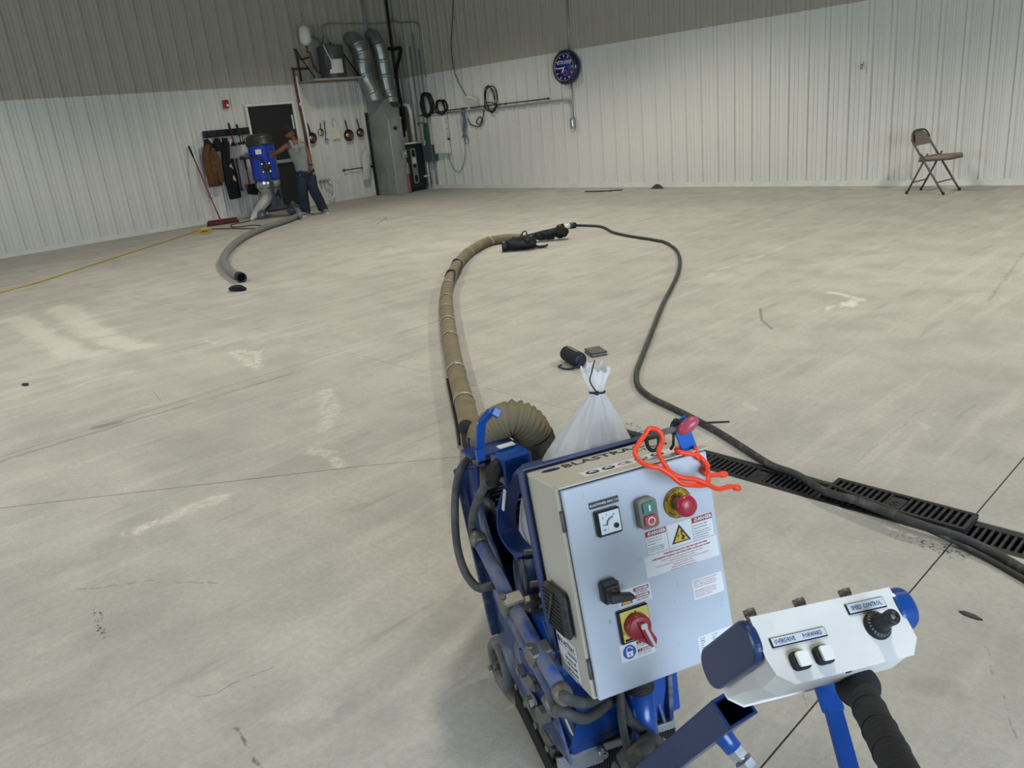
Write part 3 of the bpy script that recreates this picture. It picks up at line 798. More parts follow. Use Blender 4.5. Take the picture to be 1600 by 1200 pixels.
a = MB(); a.box(((x0+x1)/2, (y0+y1)/2, zt), (x1-x0+.02, y1-y0+.02, .03)); a.build('flange', M_GALV, t)
a = MB(); a.box(((x0+x1)/2, (y0+y1)/2, .66), (x1-x0+.008, y1-y0+.008, .012)); a.build('seam', M_GALV, t)
a = MB(); a.box(((x0+x1)/2-.08, y0-.004, .36), (.4, .012, .5), ch=.003); a.build('access_panel', M_GALV, t)
a = MB(); a.box((x0-.01, y0-.02, .9), (.05, .05, 1.8)); a.build('corner_angle', M_BLACK, t)
a = MB(); a.sphere((x1+.01, y0+.16, 1.42), (.02, .05, .04), 10, 6); a.build('logo_badge', M_BLACK, t)
# boiler beside it
bx = -15.02
t = thing('boiler', 'dark green boiler with a silver control strip, in the corner beside the furnace', 'boiler', (bx-.25, 11.42, 0))
M_BOIL = mat('dark_green_enamel', '#18272b', .35)
a = MB(); a.box((bx-.25, 11.44, .55), (.5, .56, .96), ch=.015); a.build('boiler_case', M_BOIL, t)
a = MB(); a.box((bx-.25, 11.42, .035), (.46, .52, .07)); a.build('plinth', M_BLACK, t)
a = MB()
def rrect(w, h, r, n=5):
    return [(sx*(w/2-r)+r*math.cos(a_), sy*(h/2-r)+r*math.sin(a_)) for sx, sy, a0 in ((1, 1, 0), (-1, 1, PI/2), (-1, -1, PI), (1, -1, 3*PI/2)) for a_ in [a0+PI/2*i/n for i in range(n+1)]]
XFX = lambda o: Matrix(((0, 0, 1, o[0]), (1, 0, 0, o[1]), (0, 1, 0, o[2]), (0, 0, 0, 1)))
a.prism(rrect(.15, .78, .05), .015, XFX((bx, 11.42, .56))); a.build('control_strip', M_GREYP, t)
for z, h in ((.84, .14), (.28, .14), (.56, .07)):
    a = MB(); a.prism(rrect(.08, h, .015), .008, XFX((bx+.015, 11.42, z))); a.build('window', M_BLACK, t)
a = MB(); a.box((bx+.02, 11.42, .68), (.008, .1, .13)); a.build('instruction_label', mat('paper_white', '#cfcdc6', .7), t)
pipe('boiler_flue_pipe', 'thick white plastic flue pipe rising from the dark green boiler', 'pipe', [(bx-.1, 11.58, 1.03), (bx-.1, 11.58, 1.72), (bx-.14, 11.58, 1.86), (bx-.3, 11.58, 1.9), (XL+.02, 11.58, 1.9)], .045, M_WHITEP, n=14)
t = thing('plastic_pipe_frame', 'thin white plastic pipe run framing the front of the boiler', 'pipe', (bx+.06, 11.42, 0))
for p_, q_ in (((bx+.05, 11.13, 1.06), (bx+.05, 11.76, 1.06)), ((bx+.05, 11.76, 1.06), (bx+.05, 11.76, .0)), ((bx+.05, 11.13, 1.06), (bx+.05, 11.13, .62))):
    a = MB(); a.cyl(p_, q_, .02, n=8); a.build('pipe_leg', M_WHITEP, t)
a = MB(); a.cyl((bx+.05, 11.76, .3), (bx+.05, 11.62, .3), .018, n=8); a.sphere((bx+.05, 11.76, .3), .03, 10, 6); a.sphere((bx+.05, 11.76, 1.06), .028, 10, 6); a.build('tee', M_WHITEP, t)
t = thing('furnace_switch', 'small grey switch box with conduit on the side of the furnace', 'switch box', (FX1+.02, 10.98, .78))
a = MB(); a.box((FX1+.045, 10.98, .86), (.07, .12, .17), ch=.008); a.build('switch_body', M_GREYP, t)
a = MB(); a.cyl((FX1+.04, 10.98, .94), (FX1+.04, 10.98, 1.6), .014, n=8); a.build('conduit', M_GREYP, t)
a = MB(); a.box((FX1+.085, 10.98, .87), (.012, .03, .04), ch=.003); a.build('toggle', M_WHITEP, t)
t = thing('pipe_wrench', 'red handled tool leaning on the furnace beside the boiler', 'wrench', (-14.765, 11.03, 0))
a = MB(); a.bar((-14.765, 11.03, .02), (-14.775, 11.03, .42), .05, .03, up=X3, ch=.01); a.build('handle', mat('faded_red', '#a04a44', .5), t)
a = MB(); a.box((-14.772, 11.03, .5), (.03, .09, .16), ch=.01); a.box((-14.772, 11.045, .62), (.03, .05, .1), ch=.01); a.build('jaw', M_GREYP, t)
# black hose and vents in the corner
pipe('vent_pipe', 'tall thin black vent pipe running up the corner wall', 'pipe', [(XL+.12, 11.62, 5.0), (XL+.12, 11.62, 1.2)], .03, M_BLACK)
pipe('black_flex_hose', 'black flexible hose curving from the right duct down behind the furnace', 'hose', [LW(607, 76, .3), LW(618, 76, .22), LW(626, 75, .2), LW(625, 88, .22), LW(620, 109, .25), LW(623, 141, .28), LW(631, 177, .32), LW(633, 200, .34), LW(627, 211, .5)], .035, M_BLKRUB, sub=6)
for i, (lab, x, zt_, zb) in enumerate((('grey conduit on the back wall nearest the corner', 650, 3.1, .08), ('grey conduit second from the corner on the back wall', 657, 3.35, .9), ('grey conduit third from the corner, reaching the white panel', 663, 3.0, 1.2))):
    q = BW(x, 150, .05)
    pipe('wall_conduit', lab, 'conduit', [(q.x, YB-.05, zt_), (q.x, YB-.05, zb)], .014, M_GREYP, group='corner conduits')
pipe('steel_riser', 'pale steel riser pipe on the left wall just behind the ducts', 'pipe', [(XL+.06, 11.02, 5.0), (XL+.06, 11.02, 1.9)], .03, M_GREYP)

# ---- electrical panel and grey box
P0, P1 = BW(674, 184, .12), BW(694, 184, .12)
pw_ = P1.x-P0.x; pz0, pz1 = .78, 1.58
t = thing('breaker_panel', 'white electrical panel box on the back wall below the black cable coils', 'electrical panel', ((P0.x+P1.x)/2, YB-.03, pz0))
a = MB(); a.box(((P0.x+P1.x)/2, YB-.08, (pz0+pz1)/2), (pw_, .12, pz1-pz0), ch=.006); a.build('panel_case', M_WHITEP, t)
a = MB(); a.box(((P0.x+P1.x)/2, YB-.145, (pz0+pz1)/2), (pw_-.04, .012, pz1-pz0-.06), ch=.004); a.build('panel_door', M_WHITEP, t)
for z in (1.5, 1.44, 1.3, 1.2, 1.14, 1.08):
    a = MB(); a.cyl((P1.x-.001, YB-.08, z), (P1.x+.006, YB-.08, z), .012, n=8); a.build('knockout', M_GREYP, t)
a = MB(); a.cyl((P1.x, YB-.08, 1.08), (P1.x+.05, YB-.09, 1.08), .022, n=10); a.build('plug', M_BLACK, t)
q = BW(673, 244, .1)
t = thing('grey_disconnect_box', 'dark grey disconnect box with two legs of conduit, left of the white panel', 'electrical box', (q.x, YB-.06, 0.62))
a = MB(); a.box((q.x, YB-.1, .80), (.34, .16, .36), ch=.01); a.build('box_body', mat('slate_grey', '#4c5152', .5), t)
for dx in (-.08, .1):
    a = MB(); a.cyl((q.x+dx, YB-.1, .62), (q.x+dx, YB-.1, .1), .016, n=8); a.build('conduit_leg', M_GREYP, t)
def coil(name, label, c, rx, rz, r, turns, m, cat='cable', tail=None, group=None, tilt=0.0):
    pts = []
    n = int(turns*18)
    for i in range(n):
        an = 2*PI*i/18; k = 1+.12*math.sin(i*.37)+.06*math.sin(i*1.3)
        x = rx*k*math.cos(an); z = rz*k*math.sin(an)
        pts.append(c+Vector((x*math.cos(tilt)-z*math.sin(tilt), -.05-.035*math.sin(i*.21)-.02*math.cos(i*.5), x*math.sin(tilt)+z*math.cos(tilt))))
    if tail: pts += tail
    mb = MB(); mb.tube(pts, r, 6, sub=2)
    return solo(mb, name, m, label, cat, c-Z3*rz, group)
c = BW(669, 164, .04); coil('cable_coil', 'largest coil of black cable hanging at the corner of the back wall', c, .17, .23, .017, 6, M_BLKRUB, group='coiled black cables')
c = BW(691.5, 168, .04); coil('cable_coil', 'smaller round coil of black cable just above the white panel', c, .16, .14, .017, 4, M_BLKRUB, group='coiled black cables')
c = BW(769, 156.5, .04); coil('cable_coil', 'loose tall coil of black cable hanging right of the router', c, .16, .25, .011, 3, M_BLKRUB, tail=[BW(758, 160, .06), BW(756, 178, .06), BW(750, 194, .06), BW(744, 191, .06), BW(750, 182, .06), BW(754, 190, .06), BW(748, 198, .06), BW(735, 194, .06), BW(730, 184, .06)], group='coiled black cables')
gh = MB(); pts = []
c = BW(667, 214, .07)
for i in range(60): pts.append(c+Vector((.06*math.cos(i*.7), -.03*math.sin(i*.3), .30*math.sin(i*.7))))
gh.tube([BW(652, 194, .06), BW(661, 192, .06)]+pts, .012, 6, sub=2)
solo(gh, 'green_hose', mat('green_hose_rubber', '#2f5a4c', .6), 'thin green hose bundled between boiler and white panel', 'hose', c-Z3*.3)

# ---- pipes along the back wall
pipe('air_line', 'brown copper air line along the back wall ending in a valve', 'pipe', [BW(655, 181, .06), BW(699, 172.5, .08), BW(858, 154, .08)], .013, mat('dark_air_line', '#4b342c', .5, .3), [BW(782, 163, .08), BW(856, 154, .08), BW(790, 162, .08)], M_BLACK)
t = thing('steel_conduit', 'silver conduit along the back wall bending down to an outlet box', 'conduit', BW(895, 192, .05))
a = MB(); a.tube([BW(699, 176, .06), BW(790, 167, .06), BW(880, 156.2, .06), BW(888, 157.5, .06), BW(892.5, 164, .06), BW(895, 188, .06)], .019, 8, sub=4); a.build('horizontal_run', M_GALV, t)
a = MB(); a.tube([BW(886.3, 0, .04), BW(889, 50, .04), BW(890, 80, .04)], .016, 8); a.build('vertical_run', M_GALV, t)
a = MB(); a.tube([BW(893, 130, .05), BW(895.5, 189, .05)], .016, 8); a.build('lower_run', M_GALV, t)
q = BW(895, 192.5, .07)
a = MB(); a.box(q, (.1, .08, .19), ch=.01); a.build('outlet_box', M_GALV, t)
a = MB(); a.box(q-Y3*.042+Z3*.0, (.06, .01, .12), ch=.004); a.build('cover_plate', M_CHROME, t)
# router
q = BW(737, 160, .15)
t = thing('wifi_router', 'white wireless router tilted on the pipes of the back wall', 'router', q-Z3*.1)
R_ = Matrix.Translation(q) @ Matrix.Rotation(-.9, 4, 'X') @ Matrix.Rotation(.35, 4, 'Z')
a = MB(); a.prism(rrect(.30, .26, .09, 6), .035, R_); a.build('router_case', M_WHITEP, t, bevel=.006)
a = MB(); a.tube([R_ @ Vector((-.02, -.1, .04)), R_ @ Vector((.0, .0, .06)), R_ @ Vector((-.05, .1, .05)), BW(732, 170, .1), BW(728, 180, .08), BW(734, 196, .06)], .009, 6, sub=4); a.build('white_lead', M_WHITEP, t)
w = MB(); w.tube([BW(709, -30, .05), BW(708, 0, .05), BW(707, 30, .05), BW(705, 62, .05), BW(706, 85, .05), BW(710, 112, .05), BW(719, 133, .05), BW(730, 153, .06)], .008, 6, sub=4)
solo(w, 'hanging_cable', M_BLKRUB, 'single black cable dropping from above to the router', 'cable', BW(730, 153, .06))
w = MB()
for k in range(4):
    s_ = k*.9
    w.tube([BW(722+k, 168, .05), BW(721+2*k, 178+2*k, .06), BW(726-k, 190+k, .07), BW(722+k, 203, .07), BW(728-2*k, 213+k, .07), BW(724+k, 205, .08), BW(720+3*k, 188, .08), BW(724+k, 172, .06)], .008, 6, sub=5)
w.tube([BW(724, 172, .05), BW(726, 210, .05), BW(727, 240, .05), BW(724, 258, .05), BW(717, 269, .05), BW(709, 263, .05), BW(702, 248, .05), BW(698, 218, .1)], .007, 6, sub=5)
w.torus(BW(729, 219, .06), Y3, .07, .007, 20, 6)
solo(w, 'network_cables', mat('blue_grey_cable', '#66727c', .6), 'tangle of blue grey network cables dangling under the router', 'cable', BW(717, 269, .05))

# ---- clock
q = BW(888, 105, .03)
CR_ = .295
t = thing('wall_clock', 'round blue neon wall clock with a gold ring on the back wall', 'clock', (q.x, YB-.03, q.z-CR_))
M_CBLUE = mat('clock_blue_rim', '#10154a', .18, coat=.5); M_CFACE = mat('clock_face', '#141470', .4, emis=.08); M_GOLD = mat('antique_gold', '#8d7a52', .35, .6)
fr = fmat((q.x, YB-.03, q.z), (1, 0, 0), (0, 0, 1), (0, -1, 0))
a = MB(fr); a.lathe([(CR_, 0), (CR_+.012, .03), (CR_+.01, .08), (CR_-.01, .12), (CR_-.045, .135), (CR_-.05, .12), (CR_-.05, 0)], n=48); a.build('rim', M_CBLUE, t)
a = MB(fr); a.lathe([(CR_-.05, .115), (CR_-.05, .13), (CR_-.07, .132), (CR_-.075, .115)], n=48); a.build('gold_ring', M_GOLD, t)
a = MB(fr); a.lathe([(0, .11), (CR_-.05, .11), (CR_-.05, .1), (0, .1)], n=48); a.build('face', M_CFACE, t)
M_CW = mat('clock_white', '#e4e4ee', .5)
for h in range(12):
    an = PI/2-h*PI/6
    a = MB(fr); r0 = .196; a.box((0, 0, 0), (.016, .034, .004), xf=Matrix.Translation((r0*math.cos(an), r0*math.sin(an), .113)) @ Matrix.Rotation(an-PI/2, 4, 'Z')); a.build('hour_mark', M_CW, t)
for nm, an, l, w_ in (('minute_hand', PI+.08, .19, .014), ('hour_hand', PI+.95, .12, .02)):
    a = MB(fr); a.prism([(-.02, -w_/2), (l*.7, -w_*.6), (l, 0), (l*.7, w_*.6), (-.02, w_/2)], .004, Matrix.Translation((.0, 0, .118)) @ Matrix.Rotation(an, 4, 'Z')); a.build(nm, M_CW, t)
a = MB(fr); a.text('STROHS', Matrix.Translation((0, .085, .113)), .092, 0, bold=.003, sx=1.0); a.build('lettering', mat('clock_letters', '#b3b9c6', .5), t)
a = MB(fr); a.lathe([(.05, .112), (.05, .117), (.036, .118), (.036, .112)], (0, 0, 0), n=24); a.v = [v+Vector((.02, 0, -.095)) for v in a.v]; a.build('emblem_ring', mat('emblem_pink', '#9c6a72', .5), t)
a = MB(fr); a.prism([(.0+.034*math.cos(i*PI/6), .034*1.0*math.sin(i*PI/6)) for i in range(12)], .004, Matrix.Translation((.02, -.095, .112))); a.build('emblem', mat('emblem_red', '#571d33', .5), t)
# hook screw and scraps at the wall
q = BW(1348, 101, .03); h = MB(); h.tube([q, q-Y3*.05, q+Vector((0, -.06, -.03)), q+Vector((0, -.04, -.05))], .008, 6, sub=3); h.tube([q+Vector((.02, -.02, .04)), q+Vector((.0, -.02, -.06))], .006, 6)
solo(h, 'wall_hook', M_GREYP, 'small metal hook on the back wall, up and left of the chair', 'hook', q-Z3*.06)
q = FL(1028, 294.5); s_ = MB(); s_.prism([(-.14, 0), (.12, 0), (.02, .07), (-.03, .075)], .05, fmat(q+Y3*.02, X3, Z3, -Y3)); solo(s_, 'scrap_wedge', mat('slate_dark', '#3d3d3d', .8), 'dark wedge shaped scrap on the floor against the back wall', 'scrap', q)
for i, (x, y, w_, lab) in enumerate(((935, 299.5, .55, 'long thin dark scrap on the floor nearest the clock wall'), (962, 298, .25, 'short thin dark scrap on the floor beside the longer one'))):
    q = FL(x, y); s_ = MB(); s_.box((0, 0, .008), (w_, .07, .016), ch=.004, xf=Matrix.Translation(q) @ Matrix.Rotation(.15*(i+1), 4, 'Z')); solo(s_, 'flat_scrap', mat('slate_dark', '#3d3d3d', .8), lab, 'scrap', q)

# ---- folding chair
M_CHF = mat('taupe_frame', '#584f48', .4, .3); M_CHS = mat('taupe_fabric', '#82776c', .95, var=.2, vscale=40, bump=.3, bscale=200)
t = thing('folding_chair', 'taupe folding chair with padded seat, standing alone before the back wall', 'chair', (-3.78, 11.18, 0), -PI/2-.12)
# local frame: chair faces +y after rotation
WI = WINV[t.name].inverted()
def cm(): return MB(WI)
hw = .215
a = cm()
for s_ in (-1, 1): pass
back = [(-hw, -.20, .46)]
a = cm(); a.tube([(-hw, .225, .01), (-hw, -.17, .60), (-hw+.0, -.215, .70), (-hw+.07, -.235, .775), (0, -.24, .79), (hw-.07, -.235, .775), (hw, -.215, .70), (hw, -.17, .60), (hw, .225, .01)], .0125, 10, sub=6); a.build('front_leg_frame', M_CHF, t)
for s_ in (-1, 1):
    a = cm(); a.cyl((s_*(hw-.03), -.255, .01), (s_*(hw-.03), -.02, .50), .012, n=10); a.build('rear_leg', M_CHF, t)
    a = cm(); a.bar((s_*(hw-.015), -.10, .50), (s_*(hw-.015), -.04, .42), .02, .006, up=X3); a.build('hinge_plate', M_CHF, t)
    for yy, zz in ((.225, .01), (-.255, .01)):
        a = cm(); a.cyl((s_*(hw if yy > 0 else hw-.03), yy, 0), (s_*(hw if yy > 0 else hw-.03), yy, .035), .016, n=10); a.build('foot_cap', M_BLKRUB, t)
a = cm(); a.cyl((-hw, .135, .15), (hw, .135, .15), .009, n=8); a.build('front_crossbar', M_CHF, t)
a = cm(); a.cyl((-hw+.03, -.19, .145), (hw-.03, -.19, .145), .009, n=8); a.build('rear_crossbar', M_CHF, t)
a = cm(); a.prism(rrect(.40, .40, .06), .045, Matrix.Translation((0, .06, .425)) @ Matrix.Rotation(.05, 4, 'X')); a.build('seat', M_CHS, t, bevel=.016)
a = cm(); a.prism(rrect(.41, .41, .06), .02, Matrix.Translation((0, .06, .412)) @ Matrix.Rotation(.05, 4, 'X')); a.build('seat_pan', M_CHF, t)
def bk(u, v):
    x = (u-.5)*2*(hw-.004-.0*(v)); zz = .60+.18*v*(1-.55*abs(2*u-1)**4); return Vector((x*(1-.16*v*v), -.178-.33*(zz-.60)-.028*(1-(2*u-1)**2)+.0, zz))
a = cm(); a.grid(lambda u, v: bk(u, v)+Vector((0, .012, 0)), 14, 6); a.grid(lambda u, v: bk(1-u, v)-Vector((0, .012, 0)), 14, 6); a.build('backrest', M_CHS, t)

# ================================================================== DUST COLLECTOR (blue vacuum on a cart)
vb = FL(428, 338); vb.z = 0
t = thing('dust_collector', 'blue drum dust collector with black domed lid on a wheeled cart by the door', 'vacuum', vb)
M_VBLUE = mat('drum_blue', '#1b3fb4', .3, var=.06, coat=.3); M_VGREY = mat('vacuum_charcoal', '#2c2d31', .5); M_CLEAR = mat('milky_bag_plastic', '#c9c8c2', .35, alpha=.8)
def tov(): return (vb-CAM)
vn = Vector((-vb.x, -vb.y, 0)).normalized(); vx = Vector((-vn.y, vn.x, 0))
if vx.dot(CR) < 0: vx = -vx                                 # vx points to the right of the picture, vn towards the viewer
def V(x, y, z): return vb+vx*x+vn*y+Z3*z
a = MB(); a.lathe([(.21, .70), (.245, .72), (.25, .74), (.25, 1.34), (.255, 1.35), (.255, 1.37), (.0, 1.37)], vb, Z3, 40); a.build('drum', M_VBLUE, t)
a = MB(); a.lathe([(.258, 1.36), (.265, 1.365), (.265, 1.40), (.25, 1.41), (.248, 1.50), (.225, 1.545), (.15, 1.575), (0, 1.585)], vb, Z3, 40); a.build('lid', M_VGREY, t)
for s_ in (-1, 1):
    a = MB(); a.tube([V(s_*.25, .0, 1.38), V(s_*.285, 0, 1.46), V(s_*.25, 0, 1.53)], .012, 8, sub=4); a.build('lid_clamp', M_BLACK, t)
a = MB(); a.tube([V(-.05, .05, 1.58), V(-.04, .05, 1.61), V(.04, .05, 1.61), V(.05, .05, 1.58)], .01, 8, sub=3); a.build('lid_handle', M_BLACK, t)
a = MB(); a.lathe([(.235, .70), (.24, .69), (.24, .60), (.21, .56), (.20, .55)], vb, Z3, 36); a.build('steel_collar', M_CHROME, t)
a = MB(); a.lathe([(.20, .56), (.19, .53), (.09, .40), (.085, .36)], vb, Z3, 32); a.build('cone', mat('pale_cone', '#a9abad', .4, .3), t)
a = MB(); a.obox(V(-.06, .245, 1.25), vx, Z3, vn, (.11, .09, .012), ch=.002); a.build('rating_label', M_WHITEP, t)
a = MB(); a.lathe([(.0, .0), (.0625, 0), (.0625, .05), (.05, .06), (0, .06)], V(.03, .235, .95), vn, 20); a.obox(V(.03, .245, .95), vx, Z3, vn, (.18, .19, .02), ch=.004); a.build('inlet_plate', M_BLACK, t)
for sx in (-1, 1):
    for sz in (-1, 1):
        a = MB(); a.cyl(V(.03+sx*.07, .25, .95+sz*.075), V(.03+sx*.07, .265, .95+sz*.075), .012, n=8); a.build('bolt', M_CHROME, t)
a = MB(); a.tube([V(-.36, .1, 1.16), V(-.2, .26, 1.15), V(-.05, .3, 1.12), V(.0, .27, 1.03)], .02, 8, sub=4); a.build('push_handle', M_VGREY, t)
a = MB(); a.tube([V(-.34, .08, 1.16), V(-.42, .07, 1.17)], .028, 8); a.build('handle_grip', M_BLKRUB, t)
a = MB(); a.bar(V(.04, .27, .88), V(.10, .27, .22), .05, .05, up=vn, ch=.006); a.build('upright', M_VGREY, t)
a = MB(); a.bar(V(.20, .1, .68), V(.22, .1, .2), .03, .03, up=vn, ch=.004); a.build('rear_upright', M_VGREY, t)
a = MB(); a.prism([(-.10, .15), (.30, .15), (.24, .22), (.16, .40), (.06, .40), (-.02, .22)], .05, fmat(V(.0, .24, 0), vx, Z3, vn)); a.build('gusset', M_VGREY, t)
a = MB(); a.bar(V(-.24, .25, .15), V(.46, .05, .15), .06, .05, ch=.008); a.bar(V(-.24, -.1, .15), V(.46, -.2, .15), .06, .05, ch=.008); a.bar(V(-.2, .24, .15), V(-.2, -.12, .15), .05, .05); a.bar(V(.4, .07, .15), V(.4, -.2, .15), .05, .05); a.build('cart_frame', M_VGREY, t)
M_WHEEL = mat('grey_wheel', '#55575a', .6)
for (x, y) in ((-.22, .30), (-.22, -.17), (.36, .13), (.45, -.2)):
    a = MB(); c = V(x, y, .09); d_ = vx*.25+vn*.97; a.lathe([(.0, -.02), (.05, -.022), (.085, -.03), (.09, -.015), (.09, .015), (.085, .03), (.05, .022), (0, .02)], c, d_, 24); w = a.build('wheel', M_WHEEL, t)
    a = MB(); a.cyl(c-d_*.034, c+d_*.034, .03, n=12); a.build('hub', M_GREYP, w)
    a = MB(); a.bar(c+Z3*.05-d_*.04, V(x, y, .15)-d_*.04, .05, .01, up=d_); a.bar(c-d_*.04, c+Z3*.08-d_*.04, .04, .008, up=d_); a.build('caster_fork', M_VGREY, t)
bag = MB(); cloth_loft(bag, [V(-.03, .05, .42), V(-.08, .12, .34), V(-.22, .22, .22), V(-.36, .30, .08), V(-.44, .34, .015)], [.16, .2, .17, .12, .05], [.16, .18, .15, .08, .03], 7, .12, 24, seed=2, side=vx); bag.build('collection_bag', M_CLEAR, t)
# grey vacuum hose on the floor, from the cart to its open end
hz = .055
hp_ = [FL(466, 328, .20), FL(469, 334.5, .09), FL(462, 339, hz), FL(440, 347, hz), FL(412, 356, hz), FL(382, 370, hz), FL(362, 385, hz), FL(350, 402, hz), FL(352, 415, hz), FL(363, 426, hz), FL(375, 432.5, hz)]
hp_[0] = V(.40, -.05, .20)
P = smooth_path(hp_, 22)
M_GHOSE = mat('grey_hose', '#76787a', .6)
h = thing('vacuum_hose', 'grey ribbed vacuum hose curving across the floor from the dust collector', 'hose', FL(377, 434))
a = MB(); a.tube(P, [.05 if i % 2 else .0455 for i in range(len(P))], 16, caps=False); a.build('ribbed_hose', M_GHOSE, h)
d_ = (P[-1]-P[-2]).normalized()
a = MB(); a.lathe([(.047, -.02), (.056, -.02), (.058, .10), (.046, .105), (.043, .0), (.043, -.02)], P[-1]-d_*.02, d_, 24); a.build('cuff', M_BLKRUB, h)
a = MB(); a.lathe([(0, 0), (.044, 0)], P[-1]-d_*.015, d_, 20); a.build('inner_dark', M_PIT, h)
# power leads
def cable(name, label, pts, r, m, sub=8, n=7, cat='cable', z=None):
    mb = MB(); mb.tube(pts, r, n, sub=sub)
    return solo(mb, name, m, label, cat, pts[-1])
cable('black_power_cord', 'thin black power cord looping on the floor in front of the dust collector', [V(-.2, -.2, .3), FL(399, 340, .02), FL(386, 346, .009), FL(362, 351, .009), FL(366, 355, .009), FL(395, 352, .009), FL(411, 353, .009), FL(396, 357, .009), FL(360, 357, .009), FL(330, 358, .012)], .008, M_BLKRUB)
yc_ = MB(); yc_.tube([FL(-30, 466, .008), FL(0, 457, .008), FL(60, 441, .008), FL(125, 420, .008), FL(190, 399, .008), FL(250, 380, .008), FL(293, 366, .008), FL(305, 361, .008), FL(318, 358, .01)], .0085, 7, sub=8)
for k in range(5): yc_.tube([FL(300+k*2, 365-k, .01), FL(312, 363-k*.6, .012+.004*k), FL(322, 360, .014+.004*k), FL(328, 364-k, .012), FL(315+k, 366, .01)], .0085, 6, sub=5)
M_YEL = mat('yellow_cord', '#b89a2a', .5)
solo(yc_, 'yellow_extension_cord', M_YEL, 'yellow extension cord running along the left wall to a small bundle', 'extension cord', FL(318, 360))
q = FL(320, 358, .03); y_ = MB(); y_.tube([q-vx*.07, q-vx*.03, q+vx*.03, q+vx*.08], [.022, .03, .026, .016], 10, sub=3)
solo(y_, 'cord_socket', mat('yellow_plug', '#c8b13c', .5), 'yellow plug socket at the end of the yellow cord bundle', 'socket', q-Z3*.03)

# ================================================================== THE MAN
M_SKIN = mat('skin', '#7a4c36', .55, var=.1); M_TANK = mat('grey_tank_top', '#8b8d8c', .9, var=.1, bump=.2, bscale=60); M_JEAN = mat('navy_trousers', '#1d2333', .9, var=.2, vscale=14, bump=.3, bscale=40)
M_HAIR = mat('dark_hair', '#171210', .8); M_SHOE = mat('grey_shoe', '#77767a', .7, var=.2); M_SOLE = mat('white_sole', '#c6c4bd', .6); M_EYE = mat('eye', '#1a1512', .3)
mb0 = FL(488, 336); mb0.z = 0
mn = Vector((-mb0.x, -mb0.y, 0)).normalized(); mx = Vector((-mn.y, mn.x, 0))
if mx.dot(CR) < 0: mx = -mx
def H(px, py, tt=0.0):                     # a joint: seen at this pixel, tt metres towards the viewer from the man's own plane
    return PLN(px, py, mb0+mn*tt, mn)
man = thing('person', 'man in grey tank top, dark trousers and black cap, hand on the blue vacuum', 'person', mb0)
def skin(name, verts, edges, m, parent, sub=2, root=0, extra=None, thin=None):
    me = bpy.data.meshes.new(name); me.from_pydata([tuple(v[0]) for v in verts], edges, [])
    o = bpy.data.objects.new(name, me); COL.objects.link(o)
    md = o.modifiers.new('skin', 'SKIN'); md.use_smooth_shade = True
    for i, v in enumerate(verts):
        r = v[1]; me.skin_vertices[0].data[i].radius = r if isinstance(r, tuple) else (r, r)
        me.skin_vertices[0].data[i].use_root = (i == root)
    ss = o.modifiers.new('sub', 'SUBSURF'); ss.levels = sub; ss.render_levels = sub
    dg = bpy.context.evaluated_depsgraph_get(); dg.update()
    nm = bpy.data.meshes.new_from_object(o.evaluated_get(dg))
    mb = MB(); mb.v = [v.co.copy() for v in nm.vertices]; mb.f = [tuple(p.vertices) for p in nm.polygons]; mb.m = [0]*len(mb.f); mb.sm = [True]*len(mb.f)
    bpy.data.objects.remove(o); bpy.data.meshes.remove(me); bpy.data.meshes.remove(nm)
    if extra: extra(mb)
    return mb.build(name, m, parent)
J = dict(pel=H(477, 268), sp1=H(473.5, 255, .01), sp2=H(468.5, 242, .03), che=H(464, 230.5, .05), nk=H(459, 220, .06), hd0=H(456.5, 215, .08),
         rs=H(449, 226, .06), re=H(437.5, 236, .10), rw=H(429.5, 240, .02), rh=H(426.5, 242, .0),
         ls=H(474, 226, .06), le=H(483, 243, .10), lw=H(485, 258.5, .17), lh=H(485, 266, .18),
         rhp=H(471.5, 270, .02), rk=H(473, 299, .10), ra=H(477, 327, .04), rt=H(472.5, 333.5, .14),
         lhp=H(482, 269, .02), lk=H(490, 297, .08), la=H(504.5, 324.5, .0), lt=H(509, 330, .08))
